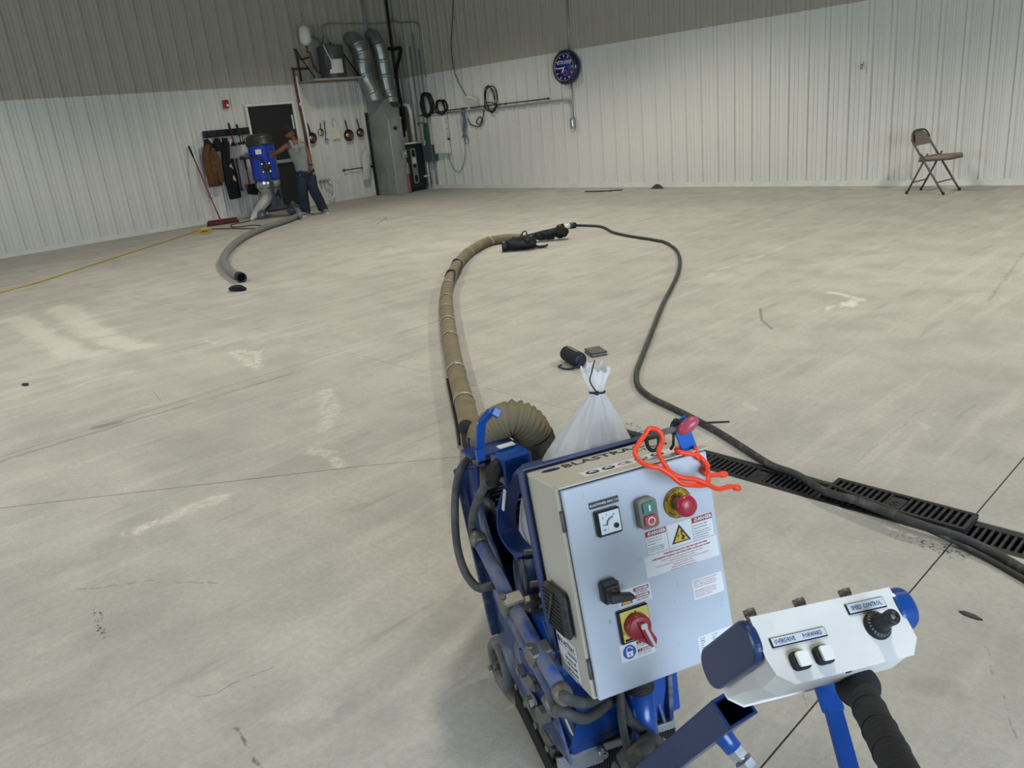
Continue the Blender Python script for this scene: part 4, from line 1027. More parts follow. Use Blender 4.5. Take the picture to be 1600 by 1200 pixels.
# head frame: looking down and to the left of the picture
fd = (-mx*.72+mn*.55-Z3*.42).normalized()
hup = (Z3*.9-mx*.35+mn*.05); hup = (hup-fd*hup.dot(fd)).normalized(); hrt = fd.cross(hup)
hc_ = H(451.5, 207.5, .10)
HF = fmat(hc_, hrt, fd, hup)       # x right ear side, y forward, z up
def head(mb):
    vs, fs = [], []; nu, nv = 28, 20
    for j in range(nv+1):
        tt = PI*j/nv
        for k in range(nu):
            an = 2*PI*k/nu; x, y, z = math.sin(tt)*math.cos(an), math.sin(tt)*math.sin(an), -math.cos(tt)
            sx, sy, sz = .076, .098, .118
            if z < 0: sx *= 1-.22*(-z)**1.5; sy *= 1-.06*(-z)
            p = Vector((x*sx, y*sy, z*sz))
            if y > 0:
                f = max(0, y)**2
                p.y += .024*math.exp(-(x/.16)**2-((z+.12)/.17)**2)*f*1.2        # nose
                p.y -= .010*(math.exp(-((abs(x)-.38)/.16)**2-((z-.06)/.12)**2))*f   # eye sockets
                p.y += .007*math.exp(-((z-.22)/.09)**2)*math.exp(-(x/.5)**2)*f    # brow
                p.y += .007*math.exp(-((z+.42)/.09)**2-(x/.28)**2)*f               # lips
                p.y += .012*math.exp(-((z+.78)/.14)**2-(x/.3)**2)*f                # chin
            vs.append(p)
    for j in range(nv):
        for k in range(nu): fs.append((j*nu+k, j*nu+(k+1) % nu, (j+1)*nu+(k+1) % nu, (j+1)*nu+k))
    mb.add(vs, fs, 0, True, HF)
    for s_ in (-1, 1): mb.sphere((s_*.077, -.008, -.005), (.012, .02, .032), 10, 8, 0, HF)
    # hands: palm is in the skin; five tapered, bent fingers each
    def hand(w, h_, side, curl, thumb, spread=.019):
        d_ = (h_-w).normalized(); sd = Vector(side); sd = (sd-d_*sd.dot(d_)).normalized(); cu = Vector(curl); cu = (cu-d_*cu.dot(d_)).normalized()
        for i, L in enumerate((.072, .08, .075, .058)):
            b = h_-d_*.012+sd*spread*(i-1.5); p1 = b+d_*L*.45+cu*.006; p2 = p1+d_*L*.28+cu*L*.22; p3 = p2+d_*L*.1+cu*L*.28
            mb.tube([b, p1, p2, p3], [.0105, .0095, .0085, .006], 8)
        b = w+(h_-w)*.35-sd*.03*thumb; mb.tube([b, b-sd*.03*thumb+d_*.025+cu*.01, b-sd*.035*thumb+d_*.055+cu*.025], [.013, .0115, .007], 8)
    hand(J['rw'], J['rh'], Z3, mn, -1)
    hand(J['lw'], J['lh'], mx*.5+mn*.86, -mx*.9, 1)
vt = [(J['pel'], (.135, .10)), (J['sp1'], (.135, .105)), (J['sp2'], (.135, .105)), (J['che'], (.155, .11)), (J['nk'], (.058, .058)), (hc_-hup*.06-fd*.015, (.052, .056)),
      (J['ls'], .062), (J['le'], .046), (J['lw'], .032), (J['lh'], (.042, .022)), (J['rs'], .062), (J['re'], .046), (J['rw'], .032), (J['rh'], (.042, .022)),
      (J['lhp'], .095), (J['lk'], .062), (J['la'], .042), (J['rhp'], .095), (J['rk'], .062), (J['ra'], .042), (J['ls'].lerp(J['le'], .5), .054), (J['rs'].lerp(J['re'], .5), .054), (J['le'].lerp(J['lw'], .35), .044), (J['re'].lerp(J['rw'], .35), .044)]
ed = [(0, 1), (1, 2), (2, 3), (3, 4), (4, 5), (3, 6), (6, 20), (20, 7), (7, 22), (22, 8), (8, 9), (3, 10), (10, 21), (21, 11), (11, 23), (23, 12), (12, 13), (0, 14), (14, 15), (15, 16), (0, 17), (17, 18), (18, 19)]
skin('body', vt, ed, M_SKIN, man, extra=head)
a = MB(); cloth_loft(a, [J['pel']-Z3*.07, J['pel']+Z3*.03, J['sp1'], J['sp2'], J['che'], J['che'].lerp(J['nk'], .45)], [.35, .345, .335, .35, .375, .25], [.27, .27, .27, .265, .26, .19], 7, .025, 28, seed=2, side=mx); a.build('tank_top', M_TANK, man)
for a_, b_ in (('rs', 'nk'), ('ls', 'nk')):
    s0_ = J[a_].lerp(J[b_], .42)
    a = MB(); a.tube([J['che']+(J[a_]-J['che'])*.35+mn*.12-Z3*.05, s0_+mn*.07+Z3*.055, s0_-mn*.03+Z3*.06, J['che']+(J[a_]-J['che'])*.4-mn*.12-Z3*.05], [.03, .026, .026, .03], 8, sub=4); a.build('shoulder_strap', M_TANK, man)
a = MB(); cloth_loft(a, [J['pel']+Z3*.03, J['pel']-Z3*.06, J['pel']-Z3*.17, J['pel']-Z3*.21], [.34, .37, .36, .22], [.26, .285, .27, .2], 5, .02, 28, seed=1, side=mx); tro = a.build('trousers', M_JEAN, man)
for hp, kn, an, sd_ in (('rhp', 'rk', 'ra', -1), ('lhp', 'lk', 'la', 1)):
    h0_ = J['pel']+mx*.085*sd_-Z3*.10
    a = MB(); cloth_loft(a, [h0_, J[hp].lerp(J[kn], .45)-Z3*.04, J[kn], J[kn].lerp(J[an], .55), J[an]-Z3*.02, J[an]-Z3*.045], [.19, .215, .19, .185, .19, .185], [.23, .23, .20, .19, .20, .19], 5, .05, 22, seed=3+sd_, side=mx); a.build('trouser_leg', M_JEAN, man)
for an_, toe in (('ra', 'rt'), ('la', 'lt')):
    d_ = J[toe]-J[an_]; d_.z = 0; d_.normalize(); s_ = Vector((d_.y, -d_.x, 0)); o_ = Vector((J[an_].x, J[an_].y, 0))
    a = MB()
    cloth_loft(a, [o_-d_*.09+Z3*.055, o_-d_*.04+Z3*.065, o_+d_*.06+Z3*.06, o_+d_*.14+Z3*.045, o_+d_*.185+Z3*.035], [.05, .085, .095, .09, .04], [.05, .085, .08, .055, .03], 1, .0, 18, side=s_); sh = a.build('shoe', M_SHOE, man)
    a = MB(); pl = [(-.10, 0), (-.09, .035), (0, .038), (.1, .05), (.17, .04), (.195, 0), (.17, -.04), (.1, -.05), (0, -.038), (-.09, -.035)]
    a.prism(pl, .026, fmat(o_+Z3*.001, d_, Z3.cross(d_), Z3)); a.build('sole', M_SOLE, sh)
a = MB(HF); a.lathe([(.086, .015), (.088, .04), (.084, .07), (.066, .10), (.03, .118), (0, .122)], (0, 0, .0), Z3, 28); a.v = [HF @ (Vector(((HF.inverted() @ v).x*1.0, (HF.inverted() @ v).y*1.22-.004, (HF.inverted() @ v).z))) for v in a.v]; a.build('cap', M_BLKCLOTH, man)
a = MB(HF); a.sphere((0, .072, -.088), (.042, .036, .032), 14, 10); a.build('beard', M_HAIR, man)
a = MB(HF); a.sphere((0, -.03, .005), (.08, .078, .06), 14, 10); a.build('hair', M_HAIR, man)
for s_ in (-1, 1):
    a = MB(HF); a.sphere((s_*.03, .086, .008), (.011, .008, .007), 8, 6); a.build('eye', M_EYE, man)
    a = MB(HF); a.bar((s_*.018, .099, .026), (s_*.045, .09, .026), .008, .006); a.build('eyebrow', M_HAIR, man)
a = MB(); d_ = (J['lh']-J['lw']).normalized(); a.tube([J['lw']-d_*.025, J['lw']-d_*.005], [.04, .039], 16); a.build('wrist_band', M_BLACK, man)

# ================================================================== THINGS ON THE FLOOR
M_BHOSE = mat('olive_brown_hose', '#756b52', .75, var=.15, dust='#8c8678', dscale=7, dthr=(.55, .75))
M_TAPE = mat('silver_tape', '#a3a29e', .45, .2, var=.3, vscale=50)
HR = .055
hp_ = [(815, 372.5), (790, 373), (765, 377), (745, 386), (728, 398), (714, 415), (705, 433), (698.5, 452), (697.5, 475), (700, 505), (706, 545), (714, 585), (723, 620), (731, 652), (737.5, 685)]
P = [FL(x, y, HR) for x, y in hp_]
t = thing('dust_hose', 'long olive brown dust hose curving over the floor to the blasting machine', 'hose', FL(700, 480))
dust_root, dust_floor = t, P
sp = smooth_path(P, 8)
# torn tape joints
for (x, y) in ((760, 377), (733, 394), (700, 446), (698.5, 470), (699, 487), (701, 505), (706, 531), (714, 578), (725, 628)):
    c = FL(x, y, HR); k = min(range(len(sp)), key=lambda i: (sp[i]-c).length); k = min(max(k, 2), len(sp)-3); d_ = (sp[k+1]-sp[k-1]).normalized()
    a = MB(); n = 20; r0 = HR+.003
    X_, Y_, Z_ = frame(d_)
    vs, fs = [], []
    for i in range(n+1):
        an = 2*PI*i/n
        for e in (-1, 1):
            vs.append(sp[k]+(X_*math.cos(an)+Y_*math.sin(an))*(r0+.002*random.random())+d_*(e*.018+random.uniform(-.008, .008)+.012*math.sin(an)))
    for i in range(n): fs.append((2*i, 2*i+1, 2*i+3, 2*i+2))
    a.add(vs, fs, 0, True); a.build('tape_wrap', M_TAPE, t)
# control lead strapped along the hose
cl = [p+Vector((-.045, -.03, .012)) for p in P[7:]]
cl = [P[4]+Vector((.0, .02, HR*1.02)), P[5]+Vector((.06, 0, .0)), P[6]+Vector((-.02, 0, .065)), P[6].lerp(P[7], .5)+Vector((.06, .02, .01))]
a = MB(); a.tube([P[5]+Vector((-.04, -.045, .0)), P[5]+Vector((-.02, .0, .062)), P[5]+Vector((.05, .03, .02)), P[6]+Vector((.06, 0, -.01))], .010, 8, sub=6); a.tube([P[6]+Vector((-.055, -.03, .0)), P[6]+Vector((-.03, .0, .06)), P[6]+Vector((.04, .02, .045)), P[7]+Vector((.062, .0, -.005))], .010, 8, sub=6); a.build('wrapped_lead', M_BLKRUB, t, kind='stuff')
a = MB(); a.tube([p+Vector((-.055, -.035, -.03)) for p in P[11:]], .008, 8, sub=6); a.build('side_lead', M_BLKRUB, t)

CRD = .016
M_CORD = mat('dusty_black_cable', '#2a2b2e', .6, var=.2, dust='#6a6a68', dscale=18, dthr=(.5, .75))
seg1 = [FL(815, 370, CRD+.01), FL(840, 364, CRD), FL(862, 358.5, CRD), FL(877, 355, CRD)]
cable('generator_lead', 'black cable from the brown hose tip to the black and white connector', seg1, CRD*.8, M_CORD)
cp = FL(886, 353.5, .035); d_ = (FL(900, 352, .035)-FL(874, 355.5, .035)).normalized()
t = thing('cable_connector', 'black and white plug connector joining two black cables on the floor', 'connector', cp-Z3*.035)
a = MB(); a.tube([cp-d_*.14, cp-d_*.12, cp-d_*.05, cp-d_*.045], [.02, .038, .042, .03], 16); a.build('socket_half', M_BLACK, t)
a = MB(); a.cyl(cp-d_*.05, cp+d_*.04, .034, n=16); a.build('white_collar', M_WHITEP, t, label='white plastic collar')
a = MB(); a.tube([cp+d_*.035, cp+d_*.045, cp+d_*.11, cp+d_*.13], [.03, .042, .038, .02], 16); a.build('plug_half', M_BLACK, t)
cpts = [(898, 352), (930, 353), (945, 356), (958, 363), (985, 369), (1020, 374.5), (1040, 379), (1056, 390), (1062, 405), (1060, 425), (1050, 448), (1036, 475), (1020, 515), (1003, 558), (994.5, 583), (998, 604), (1018, 621), (1050, 637), (1086, 655), (1124, 676), (1165, 702), (1205, 727)]
pts = [FL(x, y, CRD) for x, y in cpts] + [FL(1245, 742, .03), FL(1290, 768, .035), FL(1340, 783, .045), FL(1400, 806, .045), FL(1450, 824, .04), FL(1500, 840, .03), FL(1560, 868, CRD), FL(1640, 915, CRD), FL(1700, 955, CRD), FL(1700, 955, CRD)+Vector((.6, -.5, 0)), FL(1700, 955, CRD)+Vector((1.5, -.9, 0)), FL(1700, 955, CRD)+Vector((3.0, -.8, 0))]
cable('supply_cable', 'heavy dusty black cable snaking from the connector over the drain grates', pts, CRD, M_CORD, sub=10, n=10)
pts = [FL(1236, 736, .02), FL(1262, 742, .022), FL(1300, 754, .02), FL(1345, 772, .05), FL(1388, 788, .052), FL(1420, 808, .05), FL(1470, 830, .03), FL(1540, 864, CRD), FL(1625, 912, CRD), FL(1700, 960, CRD), FL(1700, 960, CRD)+Vector((.6, -.5, 0)), FL(1700, 960, CRD)+Vector((1.5, -.93, 0)), FL(1700, 960, CRD)+Vector((3.0, -.83, 0))]
pts = [p+Vector((.0, -.018, -.004)) for p in pts]
cable('second_cable', 'second black cable beside the heavy one, lying along the drain to the right edge', pts, .009, M_CORD, sub=10, n=10)

# respirator-like black bundles
M_BUND = mat('black_green_nylon', '#10161a', .8, var=.5, vscale=14, bump=.5, bscale=50)
q = FL(812, 391)
t = thing('black_gear_bundle', 'black gear bundle with an open round mouth, just below the hose tip', 'bag', q, 0, 'black gear bundles')
vq = Vector((-q.x, -q.y, 0)).normalized(); rq = Vector((-vq.y, vq.x, 0)); rq = rq if rq.dot(CR) > 0 else -rq
a = MB(); cloth_loft(a, [q-rq*.13+Z3*.065, q-rq*.06+Z3*.075, q+rq*.03+Z3*.08, q+rq*.12+Z3*.075, q+rq*.19+Z3*.045], [.10, .13, .17, .15, .07], [.11, .13, .14, .13, .07], 4, .26, 30, seed=3, side=vq); a.build('bundle', M_BUND, t)
for k in range(6):
    o_ = q+rq*(-.07+.042*k)+vq*random.uniform(-.03, .04)+Z3*random.uniform(.09, .125); e_ = Vector((random.uniform(-1, 1), random.uniform(-1, 1), random.uniform(-.1, .5))).normalized()*.055
    a = MB(); cloth_loft(a, [o_-e_, o_, o_+e_], [.03, .075, .03], [.03, .05, .03], 3, .3, 14, seed=k*2.1, per=5); a.build('fold', M_BLKCLOTH if k % 2 else M_BUND, t)
a = MB(); a.lathe([(.045, 0), (.06, -.005), (.062, .06), (.058, .07), (.05, .065), (.048, .0)], q-rq*.13+Z3*.065, -rq, 20); a.build('mouth_ring', M_BLACK, t)
a = MB(); a.lathe([(0, 0), (.05, 0)], q-rq*.16+Z3*.065, -rq, 16); a.build('mouth_inside', M_PIT, t)
a = MB(); cloth_loft(a, [q+rq*.16+Z3*.04-vq*.0, q+rq*.22+Z3*.02, q+rq*.29+Z3*.02, q+rq*.33+Z3*.035], [.06, .06, .05, .03], [.05, .03, .03, .02], 2, .1, 12, side=vq); a.build('strap_tail', M_BUND, t)
a = MB(); a.tube([q+rq*.05+Z3*.15, q+rq*.05-vq*.04+Z3*.19, q+rq*.09-vq*.05+Z3*.2, q+rq*.10+Z3*.14], .008, 6, sub=4); a.build('carry_loop', M_BLKRUB, t)
q = FL(858, 376)
t = thing('black_gear_bundle', 'black gear bundle lying crumpled between the hose tip and the cable connector', 'bag', q, 0, 'black gear bundles')
a = MB(); cloth_loft(a, [q-rq*.20+Z3*.06, q-rq*.12+Z3*.07, q-rq*.02+Z3*.075, q+rq*.07+Z3*.07], [.04, .11, .13, .09], [.04, .10, .11, .09], 5, .26, 30, seed=6, side=vq); a.build('bundle', M_BUND, t)
a = MB(); cloth_loft(a, [q+rq*.05+Z3*.085, q+rq*.12+Z3*.09, q+rq*.19+Z3*.075, q+rq*.22+Z3*.05], [.08, .14, .14, .06], [.08, .13, .12, .06], 4, .24, 20, seed=9, side=vq); a.build('hood', M_BLKCLOTH, t)
for k in range(5):
    o_ = q+rq*(-.12+.06*k)+vq*random.uniform(-.03, .05)+Z3*random.uniform(.08, .12); e_ = Vector((random.uniform(-1, 1), random.uniform(-1, 1), random.uniform(-.1, .4))).normalized()*.05
    a = MB(); cloth_loft(a, [o_-e_, o_, o_+e_], [.03, .07, .03], [.03, .045, .03], 3, .3, 14, seed=k*1.7, per=5); a.build('fold', M_BUND, t)

# bluetooth speaker, phone, crumbs
q0, q1 = FL(886, 552, .05), FL(905, 562.5, .05)
ax = (q1-q0).normalized(); c = (q0+q1)/2
t = thing('portable_speaker', 'black cylindrical portable speaker with a strap, on the floor beside a phone', 'speaker', Vector((c.x, c.y, 0)), 0)
M_MESHF = mat('speaker_fabric', '#10131c', .85, var=.2, vscale=80, bump=.3, bscale=300)
a = MB(); a.lathe([(.0, -.1), (.035, -.1), (.046, -.092), (.048, -.08), (.048, .08), (.046, .092), (.04, .098), (0, .098)], c, ax, 30); a.build('barrel', M_MESHF, t)
for s_ in (-1, 1):
    a = MB(); a.lathe([(.0, .0), (.036, 0), (.036, .006), (.028, .009), (0, .006)], c+ax*s_*.096, ax*s_, 24); a.build('end_cap', mat('navy_passive', '#141a3a', .4), t)
sd = ax.cross(Z3).normalized()
a = MB(); a.obox(c+Z3*.047, ax, sd, Z3, (.13, .018, .006), ch=.002); a.build('button_strip', mat('grey_buttons', '#4c4d52', .5), t)
sd = sd if sd.dot(CD) > 0 else -sd
a = MB(); a.tube([c+ax*.10+Z3*-.0, c+ax*.115+sd*.03-Z3*.03, c+ax*.07+sd*.085-Z3*.044, c+ax*.0+sd*.10-Z3*.044, c-ax*.01+sd*.075-Z3*.04], .006, 8, sub=5); a.build('wrist_strap', M_BLACK, t)
q = FL(931, 552.5); A_ = (FL(933, 545)-FL(916, 548)).normalized(); B_ = Z3.cross(A_)
t = thing('flat_box', 'small flat black box lying right of the portable speaker', 'box', q)
a = MB(); a.obox(q+Z3*.012, A_, B_, Z3, (.10, .135, .018), ch=.002); a.build('box_core', mat('grey_edge', '#6f7072', .6), t)
a = MB(); a.obox(q+Z3*.023, A_, B_, Z3, (.105, .14, .005), ch=.002); a.obox(q+Z3*.0025, A_, B_, Z3, (.105, .14, .005), ch=.002); a.build('covers', M_BLACK, t, kind='stuff')
q = FL(370, 455); s_ = MB(); cloth_loft(s_, [q+Vector((-.1, -.02, .02)), q+Vector((-.03, 0, .03)), q+Vector((.04, .03, .03)), q+Vector((.08, .07, .015))], [.05, .09, .08, .03], [.04, .06, .05, .02], 5, .38, 26); solo(s_, 'black_rag', M_BLKCLOTH, 'small crumpled black rag on the floor below the grey hose end', 'rag', q)
q = FL(40, 603); s_ = MB(); s_.obox(q+Z3*.012, (.8, .6, 0), (-.6, .8, 0), Z3, (.045, .02, .016), ch=.003); solo(s_, 'black_chip', M_BLACK, 'tiny black block alone on the floor at the far left', 'scrap', q)
q = FL(1516, 962); s_ = MB(); s_.prism([(-.03, -.004), (-.012, -.011), (.02, -.008), (.034, .0), (.01, .009), (-.02, .007)], .004, Matrix.Translation(q) @ Matrix.Rotation(-.1, 4, 'Z')); solo(s_, 'black_tape_scrap', M_BLACK, 'small black tape scrap on the floor right of the control head', 'scrap', q)

# ================================================================== SHOT BLASTING MACHINE
TH = math.radians(70.2)
RT = Vector((math.cos(TH), math.sin(TH), 0)); FW = Vector((-math.sin(TH), math.cos(TH), 0))
ORG = FW*1.31+RT*.71
MF = fmat(ORG, RT, FW, Z3); MFI = MF.inverted()       # machine frame: x to its right, y forwards, z up; origin at the rear of the base
def ml(px, py, ax, v):
    d = MFI.to_3x3() @ ray(px, py); c = MFI @ CAM
    return c+d*((v-c[ax])/d[ax])
def mx_(px, py, v): return ml(px, py, 0, v)
def my_(px, py, v): return ml(px, py, 1, v)
def mz_(px, py, v): return ml(px, py, 2, v)
def mdep(px, py, z): return MFI @ DEP(px, py, z)
mach = thing('shot_blaster', 'blue and white walk-behind shot blasting machine with a control cabinet, in the foreground', 'machine', ORG, TH)
def lm(xf=None): return MB(MF if xf is None else MF @ xf)
M_BLUE = mat('machine_blue', '#11336f', .38, var=.1, dust='#5f6b8c', dscale=9, dthr=(.52, .85), coat=.15)
M_BLUED = mat('machine_blue_dusty', '#1c3662', .5, var=.15, dust='#7d7f88', dscale=14, dthr=(.42, .68))
M_BLUEC = mat('machine_blue_clean', '#0c4492', .32, var=.06, coat=.2)
M_NAVY = mat('navy_paint', '#123162', .32, var=.05, coat=.25)
M_CAB = mat('cabinet_grey', '#c1beb3', .42, var=.05, vscale=5, dust='#a5a195', dscale=30, dthr=(.66, .85))
def door_material():
    m = bpy.data.materials.new('cabinet_door_daylit'); m.use_nodes = True
    nt = NT(m.node_tree); b = m.node_tree.nodes['Principled BSDF']
    co = nt.node('ShaderNodeTexCoord').outputs['Object']
    n1 = nt.noise(co, 6, 4); n2 = nt.noise(nt.vmath('MULTIPLY', co, (90, 90, 18)), 1.0, 4, .6); n3 = nt.noise(co, 26, 5, .6)
    c = nt.mix(nt.ramp(n1, .35, .7, 0, .3), lin('#bac2cd'), lin('#aeb6c2'))  # white door: the blue cast of the daylight is put into its base colour
    sm = nt.math('MULTIPLY', nt.ramp(n2, .60, .74), nt.ramp(n3, .50, .62))
    c = nt.mix(nt.math('MULTIPLY', sm, .6), c, lin('#6f7378'))
    nt.put(b.inputs['Base Color'], c); b.inputs['Roughness'].default_value = .38
    return m
M_DOOR = door_material()
M_DGREY = mat('dirty_steel', '#5b5a58', .6, .4, var=.25, vscale=20, dust='#85817a', dscale=25, dthr=(.45, .7))
M_STEEL = mat('bright_steel', '#b4b8bd', .3, .7, var=.15, vscale=20)
M_DUSTB = mat('dusty_black', '#26262a', .6, var=.2, dust='#63615d', dscale=22, dthr=(.45, .75))
M_DHOSE = mat('dusty_grey_cable', '#4a4a4b', .65, var=.15, dust='#77746d', dscale=16, dthr=(.45, .75))
M_TYRE = mat('grey_tyre', '#5e605f', .75, var=.1, dust='#83817a', dscale=18)
M_BRASS = mat('dusty_fitting', '#75716a', .5, .4, var=.2)
M_GAP = mat('cabinet_gasket', '#2c2c2d', .8)
M_MOTOR = mat('motor_dark_blue', '#14224a', .5, var=.2, dust='#4c5468', dscale=12, dthr=(.5, .78))

# ---- base: skirts, brush seals, rear strip (the base points a little more to the right than the cabinet frame)
RB = Matrix.Translation((.012, .018, 0)) @ Matrix.Rotation(-.115, 4, 'Z')
def bm(): return lm(RB)
BL_ = .275
a = bm(); a.box((0, BL_/2, .07), (.29, BL_, .05), ch=.006); a.box((0, BL_/2-.01, .105), (.24, BL_-.04, .03), ch=.004); a.build('base_plate', M_DGREY, mach)
bs = bm()
for i in range(46):
    f_ = (i+.5)/46
    bs.box((-.155+.31*f_, -.014, .033), (.0048, .012, .066))
    for sx in (-1, 1): bs.box((sx*.154, -.012+(BL_+.02)*f_, .030), (.012, .0048, .060))
bs.build('brush_seal', M_BLKRUB, mach, kind='stuff')
a = bm(); a.box((0, -.024, .081), (.305, .008, .022), ch=.002); a.build('rear_strip', M_STEEL, mach)
a = bm(); a.box((-.095, -.026, .064), (.115, .006, .046), ch=.002); a.build('seal_clamp', M_STEEL, mach)
for x in (-.045, .075):
    b_ = bm(); b_.cyl((x, -.026, .084), (x, -.052, .084), .011, n=8); b_.cyl((x, -.052, .084), (x, -.055, .084), .006, n=8); b_.build('strip_bolt', M_STEEL, mach)
for sx in (-1, 1):
    a = bm(); a.box((sx*.150, BL_/2, .083), (.012, BL_, .022), ch=.002); a.box((sx*.139, BL_/2, .100), (.03, BL_-.02, .008), ch=.002); a.build('side_strip', M_DGREY, mach)
    a = bm(); a.box((sx*.130, BL_/2-.02, .118), (.012, BL_-.09, .03), ch=.002); a.build('side_angle', M_BRASS if sx < 0 else M_DGREY, mach)
for y in (.02, .10, .18, .25):
    a = bm(); a.cyl((-.156, y, .085), (-.163, y, .085), .008, n=8); a.build('seal_bolt', M_BRASS, mach)

# ---- blast housing, side plates
pl = [(-.035, .105), (.10, .10), (.30, .13), (.355, .22), (.42, .36), (.47, .52), (.495, .62), (.475, .655), (.40, .64), (.33, .52), (.23, .42), (.13, .36), (.05, .25)]
YZ = lambda x: Matrix(((0, 0, 1, x), (1, 0, 0, 0), (0, 1, 0, 0), (0, 0, 0, 1)))
a = lm(YZ(-.130)); a.prism(pl, .008); a.build('left_side_plate', M_BLUED, mach, bevel=.002)
a = lm(YZ(.122)); a.prism(pl, .008); a.build('right_side_plate', M_BLUED, mach, bevel=.002)
a = lm(YZ(-.122)); a.prism([(.0, .11), (.12, .115), (.28, .14), (.34, .24), (.39, .35), (.40, .40), (.28, .34), (.16, .28), (.06, .22)], .244); a.build('blast_housing', M_BLUE, mach, bevel=.004)
# flanged tray (V shaped plate at the front left)
def plate_px(name, pts, off, m, th=.008, nrm=None):
    """a flat plate through local points"""
    P = [Vector(p) for p in pts]; n = (P[1]-P[0]).cross(P[2]-P[0]).normalized() if nrm is None else Vector(nrm).normalized()
    X_, Y_, Z_ = frame(n, P[1]-P[0]); F = fmat(P[0], X_, Y_, Z_); Fi = F.inverted()
    a = lm(F); a.prism([((Fi @ p).x, (Fi @ p).y) for p in P], th); return a.build(name, m, mach, bevel=.0015)
plate_px('tray_plate', [mx_(717, 733, -.135), mx_(745, 727, -.125), mx_(746, 770, -.128), mx_(752, 850, -.13), mx_(780, 985, -.13), mx_(752, 915, -.135)], 0, M_BLUE)
a = lm(); q0, q1, q2 = mx_(717, 732, -.138), mx_(744, 850, -.138), mx_(776, 990, -.138)
a.bar(q0, q1, .012, .03, up=(1, 0, 0), ch=.002); a.bar(q1, q2, .012, .03, up=(1, 0, 0), ch=.002); a.build('tray_flange', M_BLUED, mach)
a = lm(); a.bar(mx_(717, 733, -.137), mx_(765, 722, -.10), .03, .01, ch=.002); a.build('tray_top_lip', M_BLUE, mach)
# rear housing between base and cabinet (blue box behind/below the cabinet)
a = lm(); a.prism([(.0, .09), (.16, .09), (.20, .36), (.10, .40), (.02, .30)], .30, YZ(-.15) if False else Matrix(((0, 0, 1, -.105), (1, 0, 0, 0), (0, 1, 0, 0), (0, 0, 0, 1)))); a.v = a.v; a.build('rear_housing', M_BLUEC, mach, bevel=.004)
a = lm(); P4 = [my_(1040, 1050, -.01), my_(1040, 1075, -.01), my_(1037, 1100, -.01), my_(1026, 1124, -.01), my_(985, 1130, -.01), my_(985, 1050, -.01)]
a.prism([(p.x, p.z) for p in P4], .01, Matrix(((1, 0, 0, 0), (0, 0, 1, -.012), (0, 1, 0, 0), (0, 0, 0, 1)))); a.build('rear_wing_plate', M_BLUEC, mach, bevel=.002)
a = lm(); a.box((.155, .09, .17), (.012, .22, .16), ch=.002); a.build('right_rib', M_BLUED, mach)
# sloped front-left panel with white stripe (blue wedge over the base)
w0, w1, w2, w3 = mx_(893, 1172, -.105), mx_(878, 1105, -.125), mx_(820, 1010, -.132), mx_(833, 1100, -.14)
plate_px('side_wedge', [w0, mx_(908, 1120, -.1), mx_(862, 1045, -.125), mx_(822, 1005, -.135), mx_(832, 1098, -.145), mx_(860, 1140, -.13)], 0, M_BLUE)
a = lm(); a.bar(mx_(882, 1120, -.132), mx_(893, 1146, -.118), .014, .002, up=(1, 0, 0)); a.build('cream_stripe', mat('cream_paint', '#c9bd93', .6), mach)
for (x, y) in ((820, 1046), (834, 1095)):
    c = mx_(x, y, -.148); b_ = lm(); b_.cyl(c, c-X3*.016, .016, n=6, smooth=False); b_.cyl(c-X3*.016, c-X3*.02, .009, n=12); b_.lathe([(.012, 0), (.021, 0), (.021, .004), (.012, .004)], c+X3*.001, -X3, 20); b_.build('side_bolt', M_BRASS, mach)
    k = lm(); k.box(c+Vector((.005, -.04, -.01)), (.03, .04, .03), ch=.006); k.build('side_lug', M_BRASS, mach)
# ---- front left wheel
wc = MFI @ FL(795, 1070); wc = Vector((wc.x, wc.y, .075))
def wheel(c, nm='front_wheel'):
    d_ = Vector((-1, .08, .0)).normalized()
    a = lm(); a.lathe([(.046, -.028), (.064, -.032), (.073, -.024), (.0755, -.012), (.0755, .012), (.073, .024), (.064, .032), (.046, .026), (.046, -.028)], c, d_, 36); w = a.build(nm, M_TYRE, mach)
    a = lm(); a.lathe([(.046, -.018), (.046, .016), (.03, .012), (.018, .018), (.0, .02)], c, d_, 28); a.lathe([(.046, -.018), (.0, -.012)], c, d_, 28); a.build('rim', M_DUSTB, w)
    a = lm(); a.cyl(c+d_*.01, c+d_*.04, .012, n=6, smooth=False); a.cyl(c+d_*.04, c+d_*.052, .007, n=8); a.build('axle_nut', M_BRASS, w)
wheel(wc)
wheel(wc+Vector((.31, -.03, 0)))
a = lm(); a.cyl(wc, wc+Vector((.31, -.03, 0)), .009, n=10); a.build('axle', M_DGREY, mach)
for x in (.055, .255):
    a = lm(); a.bar(wc+Vector((x, -.12, .06)), wc+Vector((x, .0, .0)), .03, .012, up=X3, ch=.003); a.box(wc+Vector((x, 0, 0)), (.03, .04, .04), ch=.006); a.build('wheel_bracket', M_DUSTB, mach)

